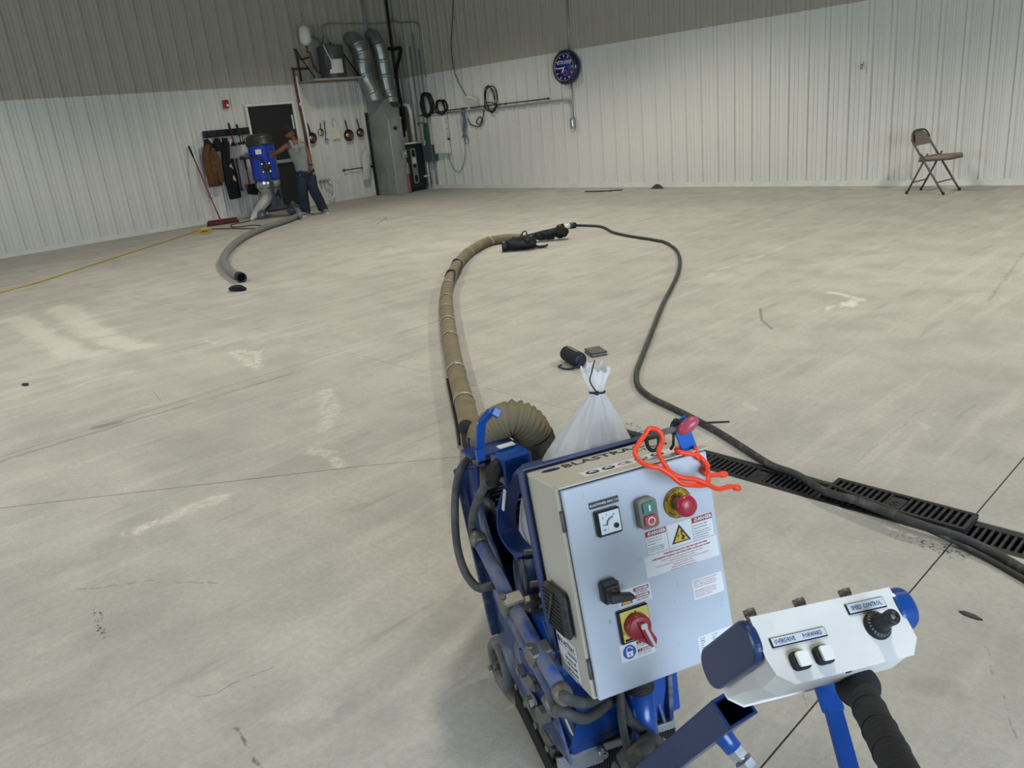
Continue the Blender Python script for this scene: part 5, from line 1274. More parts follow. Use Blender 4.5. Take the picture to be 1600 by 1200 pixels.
# ---- dusty struts and clamps along the left side
tA, tB, tC, tD, tE, tF = mx_(749, 845, -.165), mx_(797, 938, -.165), mx_(803, 948, -.165), mx_(838, 1012, -.165), mx_(846, 1030, -.165), mx_(878, 1082, -.165)
def strut(p, q, r=.0165):
    a = lm(); d_ = (q-p).normalized(); a.tube([p, q], r, 16); return a.build('strut', mat('strut_blue_dusty', '#274a94', .45, var=.1, dust='#6f7079', dscale=26, dthr=(.36, .54)), mach)
strut(tA, tB); strut(tC, tF)
for p, q in ((tB, tC), (tD, tE)):
    c = (p+q)/2; d_ = (tF-tA).normalized(); a = lm(); X_, Y_, Z_ = frame(d_, X3); a.obox(c, X_, Y_, Z_, (.052, .044, .034), ch=.004); k = a.build('clamp_block', M_BRASS, mach)
    a = lm(); a.obox(c+Vector((.045, -.008, -.005)), X_, Y_, Z_, (.05, .03, .02), ch=.003); a.cyl(c+Vector((-.02, 0, .022)), c+Vector((-.02, 0, .03)), .008, n=8); a.build('clamp_tab', M_BRASS, k)
for p, d_ in ((tA, (tA-tB).normalized()), (tF, (tF-tC).normalized())):
    a = lm(); a.tube([p-d_*.012, p+d_*.0, p+d_*.01, p+d_*.024], [.019, .021, .021, .014], 14); a.build('strut_gland', M_BRASS, mach)
strut(mx_(800, 968, -.15), mx_(872, 1105, -.15), .012)
# cables at the left
def mcable(pts, r, m=None, nm='cable'):
    a = lm(); a.tube(pts, r, 9, sub=8); return a.build(nm, m or M_DHOSE, mach)
g1 = mx_(769, 747, -.135)
mcable([g1, mx_(758, 758, -.15), mx_(745, 785, -.16), mx_(738, 815, -.165), mx_(741, 838, -.165), tA], .0105)
mcable([mx_(733, 716, -.12), mx_(719, 735, -.15), mx_(711, 780, -.17), mx_(713, 845, -.19), mx_(725, 890, -.20), mx_(745, 917, -.195), mx_(760, 917, -.18), mx_(775, 914, -.16), mx_(785, 925, -.14)], .0105)
mcable([tF, mx_(885, 1090, -.165), my_(912, 1098, -.09), my_(938, 1088, -.07), my_(952, 1078, -.05)], .0125)
mcable([mx_(868, 1108, -.15), mx_(880, 1112, -.16), my_(915, 1122, -.09), my_(948, 1100, -.06), my_(965, 1078, -.04)], .0125)
a = lm(); p = mx_(868, 1108, -.15); a.tube([p+Vector((0, .03, .015)), p, p-Vector((0, .01, .003))], [.02, .02, .014], 14, sub=2); a.build('cable_gland', M_BRASS, mach)
# gland with nut by the motor
a = lm(); a.tube([g1+Vector((.03, .02, .018)), g1+Vector((.012, .01, .012)), g1, g1-Vector((.01, .012, .006))], [.02, .021, .018, .012], 8, smooth=False); a.build('motor_gland', M_BLKRUB, mach)
a = lm(); a.obox(g1+Vector((.05, .035, .0)), X3, Y3, Z3, (.035, .04, .04), ch=.006); a.build('terminal_box', M_DUSTB, mach)

# ---- blast motor with fins and fan cover
mc = mx_(783, 822, -.05); mc = Vector((-.02, mc.y, mc.z))
a = lm(); a.lathe([(0, -.08), (.05, -.08), (.08, -.07), (.085, -.05), (.085, .08), (0, .08)], mc, X3, 36); a.build('motor_body', M_MOTOR, mach)
fin = None
for i in range(30):
    an = 2*PI*i/30
    d_ = Vector((0, math.cos(an), math.sin(an))); tt = Vector((0, -math.sin(an), math.cos(an)))
    if fin is None:
        b_ = MB(); b_.box((0, 0, 0), (.12, .005, .022), ch=.001); fme = b_.mesh('motor_fin', M_MOTOR)
        fin = True
    o = bpy.data.objects.new('motor_fin', fme); COL.objects.link(o); o.parent = mach
    o.matrix_local = fmat(mc+d_*.092+X3*.01, X3, tt, d_)
a = lm(); a.tube([mc+Vector((-.075, 0, 0)), mc+Vector((-.092, 0, 0))], [.04, .035], 20); a.build('motor_end', M_MOTOR, mach)
fc = mx_(819, 902, -.105)
a = lm(); a.lathe([(.0, .012), (.055, .012), (.065, .004), (.067, -.02), (.0, -.02)], fc, Vector((-.97, .20, .08)), 36); a.build('round_cover', M_BLUED, mach)
for r_ in (.060, .046, .032):
    a = lm(); a.torus(fc+Vector((-.012, -.003, .002)), Vector((-.97, .20, .08)), r_, .003, 32, 6); a.build('cover_ring', M_DGREY if r_ > .055 else M_BLUED, mach)
for i in range(6):
    an = i*PI/3+.3; X_, Y_, Z_ = frame(Vector((-.97, .20, .08))); p = fc+(X_*math.cos(an)+Y_*math.sin(an))*.074-Z_*.01
    a = lm(); a.cyl(p-Z_*.01, p+Z_*.012, .008, n=6, smooth=False); a.build('cover_bolt', M_BRASS, mach)

# ---- hopper box, curved guard, hose bracket
hb0, hb1, hb2 = mx_(745, 738, -.10), mx_(812, 722, .0), mx_(803, 694, .03)
bc = mx_(797, 704, -.075)
a = lm(); X_ = Vector((1, .07, 0)).normalized(); L_ = .075; Y_ = Z3.cross(X_)
a.obox(bc-Z3*.035, X_, Y_, Z3, (L_, .07, .07), ch=.004); a.build('hopper_box', M_BLUEC, mach)
a = lm(); a.obox(bc+Y_*.045-X_*.03, X_, Y_, Z3, (L_+.05, .06, .010), ch=.003); a.build('hopper_lid', M_BLUE, mach)
a = lm(); a.obox(bc+Y_*.02+Z3*.0065, X_, Y_, Z3, (L_*.55, .018, .003)); a.build('white_edge_label', mat('white_label', '#d6d6d2', .6), mach)
gp = [mx_(828, 722, -.055), mx_(810, 740, -.075), mx_(795, 765, -.095), mx_(787, 795, -.105), mx_(788, 825, -.11), mx_(800, 850, -.11), mx_(820, 872, -.105)]
GP = smooth_path(gp, 6)
a = lm(); vs = []; 
for i, p in enumerate(GP):
    for dx, dn in ((-.018, 0), (.030, 0), (.030, .008), (-.018, .008)):
        tg = (GP[min(i+1, len(GP)-1)]-GP[max(i-1, 0)]).normalized(); nn = tg.cross(X3).normalized(); vs.append(p+X3*dx+nn*dn)
fs = []
for i in range(len(GP)-1):
    for k in range(4): fs.append((i*4+k, i*4+(k+1) % 4, i*4+4+(k+1) % 4, i*4+4+k))
fs += [(0, 3, 2, 1), tuple(len(vs)-4+k for k in range(4))]
a.add(vs, fs, 0, False); a.build('curved_guard', M_BLUE, mach)
a = lm(); a.bar(mx_(786, 797, -.13), mx_(789, 766, -.122), .010, .003, up=X3); a.build('guard_sticker', mat('white_label', '#d6d6d2', .6), mach)
# ---- dust hose elbow: cuff, corrugated hose, run down to the floor hose
cuffT, cuffB = mx_(834, 684, .020), mx_(845, 716, .035)
ed = (cuffT-cuffB).normalized()
elp = [cuffB, mx_(833, 680, .018), mx_(821, 662, .0), mx_(800, 654, -.03), mx_(775, 664, -.065), mx_(756, 682, -.095)]
e_end = elp[-1]
ftail = [MFI @ p for p in dust_floor[-6:]]
down = [my_(752, 697, .47), my_(768, 730, .56), my_(788, 785, .66), my_(800, 830, .78)]
EP = smooth_path(elp, 10)
ribs = []
for i, p in enumerate(EP): ribs.append(p)
a = lm()
N_ = 90
# resample evenly, alternate the radius for the corrugation
Ls = [0]
for i in range(1, len(EP)): Ls.append(Ls[-1]+(EP[i]-EP[i-1]).length)
RP = []
for i in range(N_):
    s_ = Ls[-1]*i/(N_-1); k = max(j for j in range(len(Ls)) if Ls[j] <= s_+1e-9); k = min(k, len(EP)-2); t_ = (s_-Ls[k])/max(Ls[k+1]-Ls[k], 1e-9); RP.append(EP[k].lerp(EP[k+1], t_))
rad = []
for i in range(N_):
    f_ = i/(N_-1); amp = .004 if f_ < .66 else .001
    rad.append(.044+amp*math.cos(i*2*PI/4.0))
a.tube(RP, rad, 30, caps=False); a.build('outlet_hose', mat('olive_brown_hose', '#756b52'), mach)
a = lm(); a.lathe([(.046, .07), (.051, .068), (.052, .012), (.056, .008), (.056, -.012), (.050, -.016), (.042, -.016), (.042, .06)], cuffB+ed*.0, ed, 32); a.build('hose_cuff', M_DUSTB, mach)
a = lm(); a.lathe([(0, 0), (.045, 0)], cuffB+ed*.0, ed, 24); a.tube([cuffB-ed*.09, cuffB-ed*.01], .04, 20); a.build('outlet_port', M_BLUED, mach)
bk0 = mx_(769, 642, -.085)
a = lm(); pts = [mx_(781, 648, -.115), mx_(769, 641, -.13), mx_(752, 660, -.15), mx_(749, 700, -.16), mx_(752, 720, -.16)]
for p, q in zip(pts, pts[1:]): a.bar(p, q, .012, .020, up=X3, ch=.002)
a.build('hose_bracket', M_BLUEC, mach)
a = lm(); c = mx_(736, 690, -.125); a.obox(c, X3, Y3, Z3, (.03, .06, .05), ch=.006); a.cyl(c+Vector((0, 0, -.05)), c+Vector((0, 0, .03)), .018, n=12); a.sphere(c+Vector((-.005, .01, .035)), .02, 12, 8); a.build('plug_connector', M_BLKRUB, mach)
a = lm(); a.obox(mx_(747, 708, -.125), X3, (0, .8, .6), (0, -.6, .8), (.02, .03, .085), ch=.008); a.build('latch_lever', M_BRASS, mach)

# run of the same hose from the elbow down to the floor (belongs to the dust hose)
root = dust_root
W_ = [MF @ p for p in ([RP[-2], RP[-1]]+down)]
W_[5] = W_[5].copy(); tgt = dust_floor[-1]
end_floor = FL(739, 705, HR)
allp = [W_[0], W_[1], W_[2], W_[3], W_[4], W_[5], FL(792, 850, HR), FL(766, 800, HR), FL(748, 745, HR), end_floor]
full = smooth_path(allp, 10)[:-1]+smooth_path([end_floor]+list(reversed(dust_floor)), 14)
rr = []
n1 = len(smooth_path(allp, 10))
for i in range(len(full)): rr.append(.044+(HR-.044)*min(1, i/n1))
a = MB(); a.tube(full, rr, 22); a.build('hose_run', M_BHOSE, root)

# ---- control cabinet
ct, cy_, cr_ = .215, -.069, .015
A_ = Vector((math.cos(cy_), math.sin(cy_), 0)); B_ = Vector((-math.sin(cy_), math.cos(cy_), 0))
U_ = Z3*math.cos(ct)+B_*math.sin(ct); N_V = -B_*math.cos(ct)+Z3*math.sin(ct)
A2 = A_*math.cos(cr_)+U_*math.sin(cr_); U2 = U_*math.cos(cr_)-A_*math.sin(cr_)
CC = Vector((.025, -.168, .621))
CFM = fmat(CC, A2, U2, N_V)            # x right, y up the door, z out of the door
CW, CH, CD_ = .315, .425, .195
def cmb(xf=None): return MB(MF @ CFM if xf is None else MF @ CFM @ xf)
a = cmb(); a.box((0, 0, -.016-(CD_-.016)/2), (CW+.012, CH+.008, CD_-.016), ch=.003); cab = a.build('control_cabinet', M_CAB, mach)
a = cmb(); a.box((0, 0, -.0135), (CW-.004, CH-.006, .008)); a.build('gasket', M_GAP, cab)
a = cmb(); a.box((0, 0, -.005), (CW, CH, .011), ch=.002); a.build('door', M_DOOR, cab)
a = cmb(); a.box((0, CH/2+.0055, -.012), (CW+.012, .003, .03), ch=.001); a.build('drip_edge', M_CAB, cab)
for y in (.15, -.15):
    a = cmb(); a.cyl((-CW/2-.004, y-.02, -.012), (-CW/2-.004, y+.02, -.012), .004, n=8); a.build('hinge', M_DGREY, cab)
a = cmb(); a.box((0, .002, -CD_-.006), (CW+.032, CH+.022, .008), ch=.002); a.box((-CW/2-.013, .002, -CD_+.010), (.005, CH+.022, .030), ch=.002); a.box((0, CH/2+.0105, -CD_+.006), (CW+.032, .005, .022), ch=.002); a.build('cabinet_mount', M_BLUE, mach)
a = lm(); a.bar(CFM @ Vector((-.08, -.1, -CD_-.02)), (-.08, .08, .30), .04, .03, up=X3, ch=.003); a.bar(CFM @ Vector((.1, -.1, -CD_-.02)), (.1, .08, .30), .04, .03, up=X3, ch=.003); a.build('cabinet_support', M_BLUE, mach, kind='stuff')
a = cmb(); a.bar((-.05, -.235, -.15), (-.04, -.16, -.15), .05, .02, up=(1, 0, 0)); a.build('cabinet_bottom_bracket', M_BLUED, mach)

M_STK = mat('sticker_white', '#dfe1e2', .5, var=.03); M_INK = mat('ink_dark', '#262a33', .6); M_INKB = mat('ink_blue', '#25355e', .6); M_INKR = mat('ink_red', '#b5303f', .6)
M_DRED = mat('danger_red', '#8f1d2c', .5); M_YLW = mat('warning_yellow', '#e0b422', .5); M_NVB = mat('print_navy', '#1d2152', .5); M_MAND = mat('mandatory_blue', '#1d56a5', .5)
T = Matrix.Translation
SM = [M_STK, M_INK, M_INKR, M_DRED, M_YLW, M_INKB, M_MAND, M_NVB]
def sticker(nm, cx, cy, w, h, fn, mats=SM, base=None, m0=0):
    a = MB(MF @ CFM @ (base if base is not None else T((cx, cy, .0006)))); a.box((0, 0, .0002), (w, h, .0004), m0); fn(a, .0005); return a.build(nm, mats, cab)
def tri(a, c, s, z):
    x, y = c; a.prism([(x-s/2, y-s*.43), (x+s/2, y-s*.43), (x, y+s*.43)], .0003, T((0, 0, z)), 1)
    k = .74; a.prism([(x-s*k/2, y-s*.43*k-s*.055), (x+s*k/2, y-s*.43*k-s*.055), (x, y+s*.43*k-s*.055)], .0003, T((0, 0, z+.0003)), 4)
def bolt_sym(a, c, s, z):
    x, y = c; a.prism([(x+.12*s, y+.3*s), (x-.16*s, y-.02*s), (x-.02*s, y-.02*s), (x-.12*s, y-.3*s), (x+.16*s, y+.06*s), (x+.02*s, y+.06*s)], .0002, T((0, 0, z)), 1)
def lines(a, txts, x, y, size, z, m=1, gap=1.35, align='LEFT', bold=0.0, sx=1.0):
    for i, t_ in enumerate(txts): a.text(t_, T((x, y-i*size*gap, z)), size, m, align, .0001, bold, sx)
def danger_hdr(a, x, y, w, h, z, size):
    a.box((x, y, z), (w, h, .0003), 3); a.text('DANGER', T((x+w*.06, y, z+.0003)), size, 0, 'CENTER', .0001, .0003)
    a.prism([(x-w*.42, y-h*.25), (x-w*.30, y-h*.25), (x-w*.36, y+h*.28)], .0003, T((0, 0, z+.0002)), 4)
def f_danger(a, z):
    w, h = .155, .05
    danger_hdr(a, -.0525, .0175, .046, .011, z, .0095); danger_hdr(a, .0525, .0175, .046, .011, z, .0095)
    for x in (-.0285, .0285): a.box((x, 0, z), (.0006, .047, .0002), 5)
    for x in (-.0765, .0765): a.box((x, 0, z), (.0006, .047, .0002), 5)
    for y in (.0243, -.0243): a.box((0, y, z), (.153, .0006, .0002), 5)
    tri(a, (0, .001), .043, z)
    x, y = 0, -.004
    a.prism([(x-.002, y+.010), (x-.008, y+.0), (x-.0055, y), (x-.008, y-.008), (x-.003, y+.002), (x-.0055, y+.002)], .0002, T((0, 0, z+.0008)), 1)
    a.prism([(x+.001, y+.011), (x+.005, y+.009), (x+.004, y+.002), (x+.010, y-.004), (x+.007, y-.005), (x+.008, y-.009), (x+.0, y-.009), (x+.003, y-.002), (x+.001, y+.003)], .0002, T((0, 0, z+.0008)), 1)
    lines(a, ['Risques de choc et', "d'explosion par arc", 'électrique.'], -.074, .0075, .0042, z, 5)
    lines(a, ['Respecter toutes les exigences', 'de la NFPA 70E pour travailler', 'en sécurité et porter les EPI.'], -.074, -.0105, .0029, z, 1)
    lines(a, ['Shock and arc flash', 'explosion hazards.'], .031, .0065, .0042, z, 1)
    lines(a, ['Follow ALL requirements', 'in NFPA 70E for safe work', 'practices and Personal', 'Protective Equipment.'], .031, -.006, .0034, z, 1)
def f_warn(a, z):
    t1 = ['WARNING: Replace fuse with same type and rating', 'AVERTISSEMENT: Remplacez coupe-circuit a fusible de même genre et valeur']
    a.text(t1[0], T((.01, .0165, z)), .0047, 2, 'CENTER', .0001, .0002); a.text(t1[1], T((0, .0105, z)), .0044, 2, 'CENTER', .0001, .0002, .95)
    lines(a, ['Suitable for use on a circuit capable of delivering not more than', '5ka RMS symmetrical amperes at 230V', "Convient pour utiliser dans un circuit en mesure de livrer pas plus de symétrique", 'ampérage de 5ka RMS a 230V', 'Branch circuit protection required', 'Circuit de protection dérivation requise'], 0, .0045, .0037, z, 2, 1.3, 'CENTER')
def f_red(a, z):
    lines(a, ['WARNING: To reduce the risk of fire or', 'electric shock, do not interconnect', 'outputs of different circuits. Disconnect', 'all power before servicing this panel.', '', 'AVERTISSEMENT: Afin de réduire le', "risque d'incendie ou de choc, ne pas", 'relier les sorties. Couper le courant', "avant l'entretien du panneau."], -.032, .017, .0034, z, 2, 1.18)
def f_data(a, z):
    for i, (k, v) in enumerate((('MODEL', '1-10 DPS'), ('SERIAL', '230V'), ('VOLTS', '230V 60 Hz'), ('FLA', '11A'), ('Max fuse', '25A'), ('SCCR', '5kA RMS symmetrical'), ('Encl.', 'Type 3R'))):
        a.text(k, T((-.036, .022-i*.0048, z)), .0036, 1, 'LEFT', .0001); a.text(v, T((-.008, .022-i*.0048, z)), .0036, 1, 'LEFT', .0001)
    a.box((0, -.013, z), (.074, .0004, .0002), 1)
    a.prism([(-.031+.0042*math.cos(i*PI/8), -.022+.0042*math.sin(i*PI/8)) for i in range(16)], .0002, T((0, 0, z)), 7); a.text('BLASTRAC', T((-.024, -.022, z)), .0085, 1, 'LEFT', .0001, .0002)
def f_690(a, z):
    tri(a, (-.019, -.001), .027, z); bolt_sym(a, (-.019, -.003), .018, z+.0008)
    for y in (.0105, -.004):
        danger_hdr(a, .0155, y, .033, .0068, z, .0062); a.text('690 VOLTS', T((.0155, y-.0072, z)), .0055, 1, 'CENTER', .0001, .0001)
    a.box((0, -.0165, z), (.066, .0004, .0002), 5)
def f_lock(a, z):
    c = (-.018, 0)
    a.prism([(c[0]+.0142*math.cos(i*PI/14), c[1]+.0142*math.sin(i*PI/14)) for i in range(28)], .0003, T((0, 0, z)), 6)
    a.prism([(c[0]-.0065, c[1]-.010), (c[0]+.0065, c[1]-.010), (c[0]+.0075, c[1]+.001), (c[0]-.0075, c[1]+.001)], .0003, T((0, 0, z+.0003)), 0)
    a.tube([(c[0]-.005, c[1]+.001, z+.0006), (c[0]-.006, c[1]+.007, z+.0006), (c[0], c[1]+.0105, z+.0006), (c[0]+.006, c[1]+.007, z+.0006), (c[0]+.006, c[1]+.0045, z+.0006)], .0012, 6, 0, sub=4)
    a.box((c[0], c[1]-.005, z+.0007), (.002, .005, .0003), 6)
    for y in (.0125, -.004):
        danger_hdr(a, .0175, y, .036, .006, z, .0052); lines(a, ['Disconnect and lock out', 'power before servicing'], .001, y-.0052, .0028, z, 1, 1.2)
    for x in (-.0003,): a.box((x, 0, z), (.0004, .033, .0002), 5)
sticker('danger_sticker', .0715, .0645, .156, .052, f_danger)
sticker('warning_sticker', .068, .0175, .166, .042, f_warn, m0=0)
sticker('red_text_sticker', .1145, -.058, .070, .042, f_red)
sticker('rating_plate', .1135, -.1835, .082, .055, f_data)
sticker('voltage_sticker', -.0475, -.0285, .072, .037, f_690)
sticker('lockout_sticker', -.0605, -.136, .075, .036, f_lock)
a = cmb(T((-.078, .169, .0006)) @ Matrix.Rotation(.0, 4, 'Z')); a.box((0, 0, .001), (.062, .0125, .002), 0, ch=.0005); a.text('BLASTWHEEL MAX 11A', T((0, 0, .0022)), .0058, 1, 'CENTER', .0001, .0001); a.build('name_plate', [mat('black_plate', '#23262d', .4), M_STK], cab)
# meter
c = T((-.078, .132, .0))
a = cmb(c); a.box((0, 0, .006), (.052, .051, .012), 0, ch=.003); a.box((.0012, .001, .0125), (.042, .042, .0015), 1)
a.text('0', T((-.013, .012, .0135)), .006, 2); a.text('5', T((-.004, .016, .0135)), .005, 2); a.text('15', T((.010, .014, .0135)), .005, 2); a.text('A', T((-.012, -.012, .0135)), .007, 2)
a.tube([(-.014, -.002, .0138), (-.006, -.003, .0138)], .0008, 6, 2); a.tube([(-.006, -.003, .0138), (-.004, .004, .0138), (.003, .0095, .0138), (.008, .010, .0138)], .0012, 6, 2, sub=4)
a.prism([(-.005, -.0185), (.021, -.0185), (.021, .008), (.008, .008), (.0, .004), (-.005, -.004)], .0012, T((0, 0, .0133)), 1); a.cyl((.012, -.008, .0145), (.012, -.008, .0165), .0052, n=14, m=0)
a.build('ammeter', [mat('gloss_black', '#15171c', .25), mat('meter_white', '#e4e8ee', .3), mat('meter_ink', '#2c4a78', .5)], cab)
# double push button
c = T((.002, .129, .0))
M_BTN = mat('button_grey', '#7d7b75', .55, dust='#8d897e', dscale=40)
a = cmb(c); a.prism(rrect(.040, .060, .010), .022, None); pb_ = a.build('push_button_station', M_BTN, cab, bevel=.003)
a = cmb(c); a.prism(rrect(.026, .022, .004), .005, T((0, .013, .022)), 0); a.prism([(-.002, -.006), (.002, -.006), (.002, .004), (.0, .007), (-.002, .004)], .001, T((0, .013, .027)), 1); a.build('green_button', [mat('button_green', '#3f7a6c', .45), M_STK], cab, label='green start button')
a = cmb(c); a.prism(rrect(.026, .022, .004), .005, T((0, -.013, .022)), 0); a.torus((0, -.013, .0275), Z3, .007, .0014, 20, 6, 1); a.build('red_button', [mat('button_red', '#b3454a', .45), M_STK], cab, label='red stop button')
# emergency stop
c = T((.0765, .127, .0))
def arc_text(a, txt, R, a0, da, size, z, m, inward=False):
    for i, ch in enumerate(txt):
        an = a0-da*i if not inward else a0+da*i
        M_ = T((R*math.cos(an), R*math.sin(an), z)) @ Matrix.Rotation(an-PI/2 if not inward else an+PI/2, 4, 'Z')
        if ch != ' ': a.text(ch, M_, size, m, 'CENTER', .0001, .0002)
a = cmb(c); a.lathe([(.0, .002), (.031, .002), (.031, .0), (0, 0)], n=40, m=0); a.torus((0, 0, .0022), Z3, .0305, .0006, 40, 5, 1)
arc_text(a, 'EMERGENCY STOP', .0258, 2.75, .178, .0072, .0022, 1); arc_text(a, 'NOT AUS', .0185, 2.15, .22, .0065, .0022, 1); arc_text(a, "ARRÊT D'URGENCE", .0262, 3.75, .155, .0068, .0022, 1, True)
a.build('emergency_stop_label', [mat('estop_yellow', '#d3b01e', .5), M_INK], cab, label='round yellow emergency stop label')
a = cmb(c); a.lathe([(.0, .002), (.0155, .002), (.0155, .014), (.013, .016), (.0115, .026), (0, .026)], n=28); a.build('emergency_stop_collar', mat('brass_grey', '#8c7c5c', .5, .3), cab)
a = cmb(c); a.lathe([(.0, .044), (.012, .0435), (.0195, .041), (.0215, .036), (.0215, .031), (.018, .027), (.010, .026), (0, .026)], n=32); a.torus((0, 0, .0432), Z3, .0125, .0009, 28, 5); a.build('emergency_stop_button', mat('estop_red', '#b0203a', .35, coat=.2), cab, label='red emergency stop mushroom button')
# black selector
c = T((-.101, .0, .0))
a = cmb(c); a.box((0, 0, .011), (.037, .044, .022), ch=.005); a.box((0, .005, .024), (.028, .02, .006), ch=.002); a.build('selector_base', mat('switch_black', '#17191d', .45), cab)
a = cmb(c); a.lathe([(0, .022), (.015, .022), (.015, .030), (0, .030)], (0, -.004, 0), n=20); a.prism([(-.016, -.002), (-.008, .006), (.034, -.006), (.036, -.014), (.028, -.017), (-.014, -.012)], .018, T((0, 0, .026))); a.build('selector_lever', mat('switch_black', '#17191d', .45), cab, bevel=.002)
# yellow disconnect with red rotary handle
c = T((-.060, -.082, .0))
a = cmb(c); a.box((0, 0, .004), (.067, .068, .008), 0, ch=.002); a.box((.0015, .001, .0083), (.060, .061, .0012), 1)
a.text('0', T((.004, .026, .009)), .006, 0, bold=.0003); a.text('I', T((-.027, -.010, .009)), .006, 0, bold=.0003); a.box((-.018, -.026, .009), (.016, .005, .0005), 0); a.tube([(-.024, -.004, .009), (-.022, .010, .009), (-.012, .021, .009), (-.002, .0255, .009)], .0008, 5, 0, sub=4)
a.build('disconnect_plate', [mat('gloss_black', '#15171c', .25), mat('plate_yellow', '#dccb5c', .5)], cab, label='yellow disconnect switch plate')
a = cmb(c); a.lathe([(0, .008), (.026, .008), (.0255, .022), (.023, .026), (0, .027)], (.002, -.002, 0), n=36); a.prism([(-.016, -.016), (.004, -.022), (.030, -.030), (.030, -.044), (.022, -.046)], .018, T((0, 0, .010))); a.prism([(-.004, .012), (.012, .008), (.030, -.030), (.024, -.046), (.012, -.040)], .012, T((0, 0, .022))); a.build('disconnect_handle', mat('handle_red', '#951d2b', .4), cab, bevel=.002, label='red rotary disconnect handle')
a = cmb(c); a.bar((.008, .0, .036), (.022, -.042, .035), .006, .004, up=Z3, ch=.001); a.box((.006, .004, .036), (.013, .011, .006), ch=.002); a.build('pointer', mat('pointer_grey', '#c8cacb', .4), cab)
# left face: vent and brand sticker
LF = Matrix(((0, 0, -1, -CW/2-.0062), (0, 1, 0, 0), (1, 0, 0, -CD_), (0, 0, 0, 1)))   # x: towards the door, y: up, z: out to the left
a = cmb(LF @ T((.094, -.053, 0))); a.box((0, 0, .010), (.106, .098, .020), 0, ch=.008); v_ = a.build('side_vent', M_DUSTB, cab)
for i in range(9):
    y = -.038+i*.0095
    a = cmb(LF @ T((.094, -.053, 0))); a.box((-.0, y, .0205), (.088, .0045, .004), 0); a.build('vent_slat', M_BLKRUB, cab)
a = cmb(LF @ T((.094, -.053, 0))); a.bar((-.040, -.040, .0225), (.020, .044, .0225), .008, .004, up=Z3); a.build('vent_bar', M_DUSTB, cab)
def f_brand(a, z):
    a.prism([(-.043+.0065*math.cos(i*PI/8), .029+.0085*math.sin(i*PI/8)) for i in range(16)], .0002, T((0, 0, z)), 7); a.text('BLASTRAC', T((-.034, .028, z)), .0165, 5, 'LEFT', .0001, .0004, .98)
    a.box((0, .017, z), (.094, .0012, .0002), 5); a.box((.022, .009, z), (.05, .002, .0002), 5)
    a.text('SURFACE PREPARATION', T((.022, .0125, z)), .0042, 5, 'CENTER', .0001)
    for i, t_ in enumerate(('Edmonton, AB', 'T: 800.256.3440', 'F: 800.256.3440')): a.text(t_, T((.008, -.003-i*.0125, z)), .0095, 1, 'CENTER', .0001, .0002)
    a.text('www.blastrac.com', T((.012, -.037, z)), .0060, 1, 'CENTER', .0001)
    a.box((.04, -.0415, z), (.022, .003, .0003), 1)
sticker('brand_sticker', 0, 0, .105, .088, f_brand, base=LF @ T((.078, -.169, .0003)))
# top face lettering
TF = Matrix(((1, 0, 0, 0), (0, 0, 1, CH/2+.0042), (0, -1, 0, 0), (0, 0, 0, 1)))        # x: right, y: back, z: up
a = cmb(TF); a.prism([(-.118+.021*math.cos(i*PI/10), .150+.011*math.sin(i*PI/10)) for i in range(20)], .0004, T((0, 0, .0)), 1)
a.text('BLASTRAC', T((-.092, .150, .0)), .040, 0, 'LEFT', .0002, .0006, 1.0); a.text('1-10DPS', T((.060, .118, .0)), .022, 0, 'LEFT', .0002, .0003)
a.build('top_lettering', [M_INK, M_NVB], cab)
a = cmb(TF @ T((.012, .052, 0))); a.box((0, 0, .0002), (.205, .038, .0004), 0)
for i, x in enumerate((-.08, -.045, .028, .065)):
    a.prism([(x+.014*math.cos(k*PI/10), .0125*math.sin(k*PI/10)) for k in range(20)], .0003, T((0, 0, .0004)), 1)
    if i in (0, 1, 3): a.box((x, 0, .0008), (.016, .004, .0003), 0); a.box((x, .006, .0008), (.008, .004, .0003), 0)
    else: a.prism([(x-.009, -.001), (x+.009, -.006), (x+.008, .005), (x-.004, .008)], .0003, T((0, 0, .0007)), 0)
a.text('CE', T((-.010, 0, .0004)), .026, 1, 'CENTER', .0002, .0003); a.build('safety_symbols', [M_STK, M_NVB], cab)

# ---- under the cabinet: corrugated conduit, flat lead, hydraulic cylinder, drive
cp_ = smooth_path([my_(966, 1080, -.06), my_(972, 1100, -.065), my_(985, 1125, -.07), my_(1008, 1145, -.08), my_(1034, 1163, -.09)], 16)
a = lm(); a.tube(cp_, [.0125 if i % 2 else .0105 for i in range(len(cp_))], 14); a.build('corrugated_conduit', M_DUSTB, mach)
a = lm(); d_ = (cp_[-1]-cp_[-3]).normalized(); a.tube([cp_[-1]-d_*.01, cp_[-1]+d_*.012, cp_[-1]+d_*.014, cp_[-1]+d_*.035], [.015, .015, .012, .012], 8, smooth=False); a.build('conduit_fitting', M_BRASS, mach)
mcable([my_(968, 1080, -.075), my_(970, 1110, -.085), my_(976, 1150, -.09), my_(985, 1185, -.09), my_(995, 1215, -.08)], .009, M_DHOSE, 'flat_lead')
cb_, ctp = my_(1011, 1162, -.055), my_(1005, 1103, -.04); ctp = Vector((cb_.x, cb_.y+.02, .235)); cb_ = Vector((cb_.x, cb_.y, .06))
a = lm(); a.cyl(cb_, ctp, .031, n=28); a.build('lift_cylinder', M_BLUEC, mach)
cd_ = (ctp-cb_).normalized()
a = lm(); a.lathe([(.030, 0), (.034, .002), (.034, .010), (.030, .012), (.030, .018), (.034, .020), (.034, .034), (.024, .044), (.022, .058), (.016, .064), (0, .065)], ctp, cd_, 24); a.build('cylinder_cap', M_BLKRUB, mach)
gm = my_(1010, 1190, -.12)
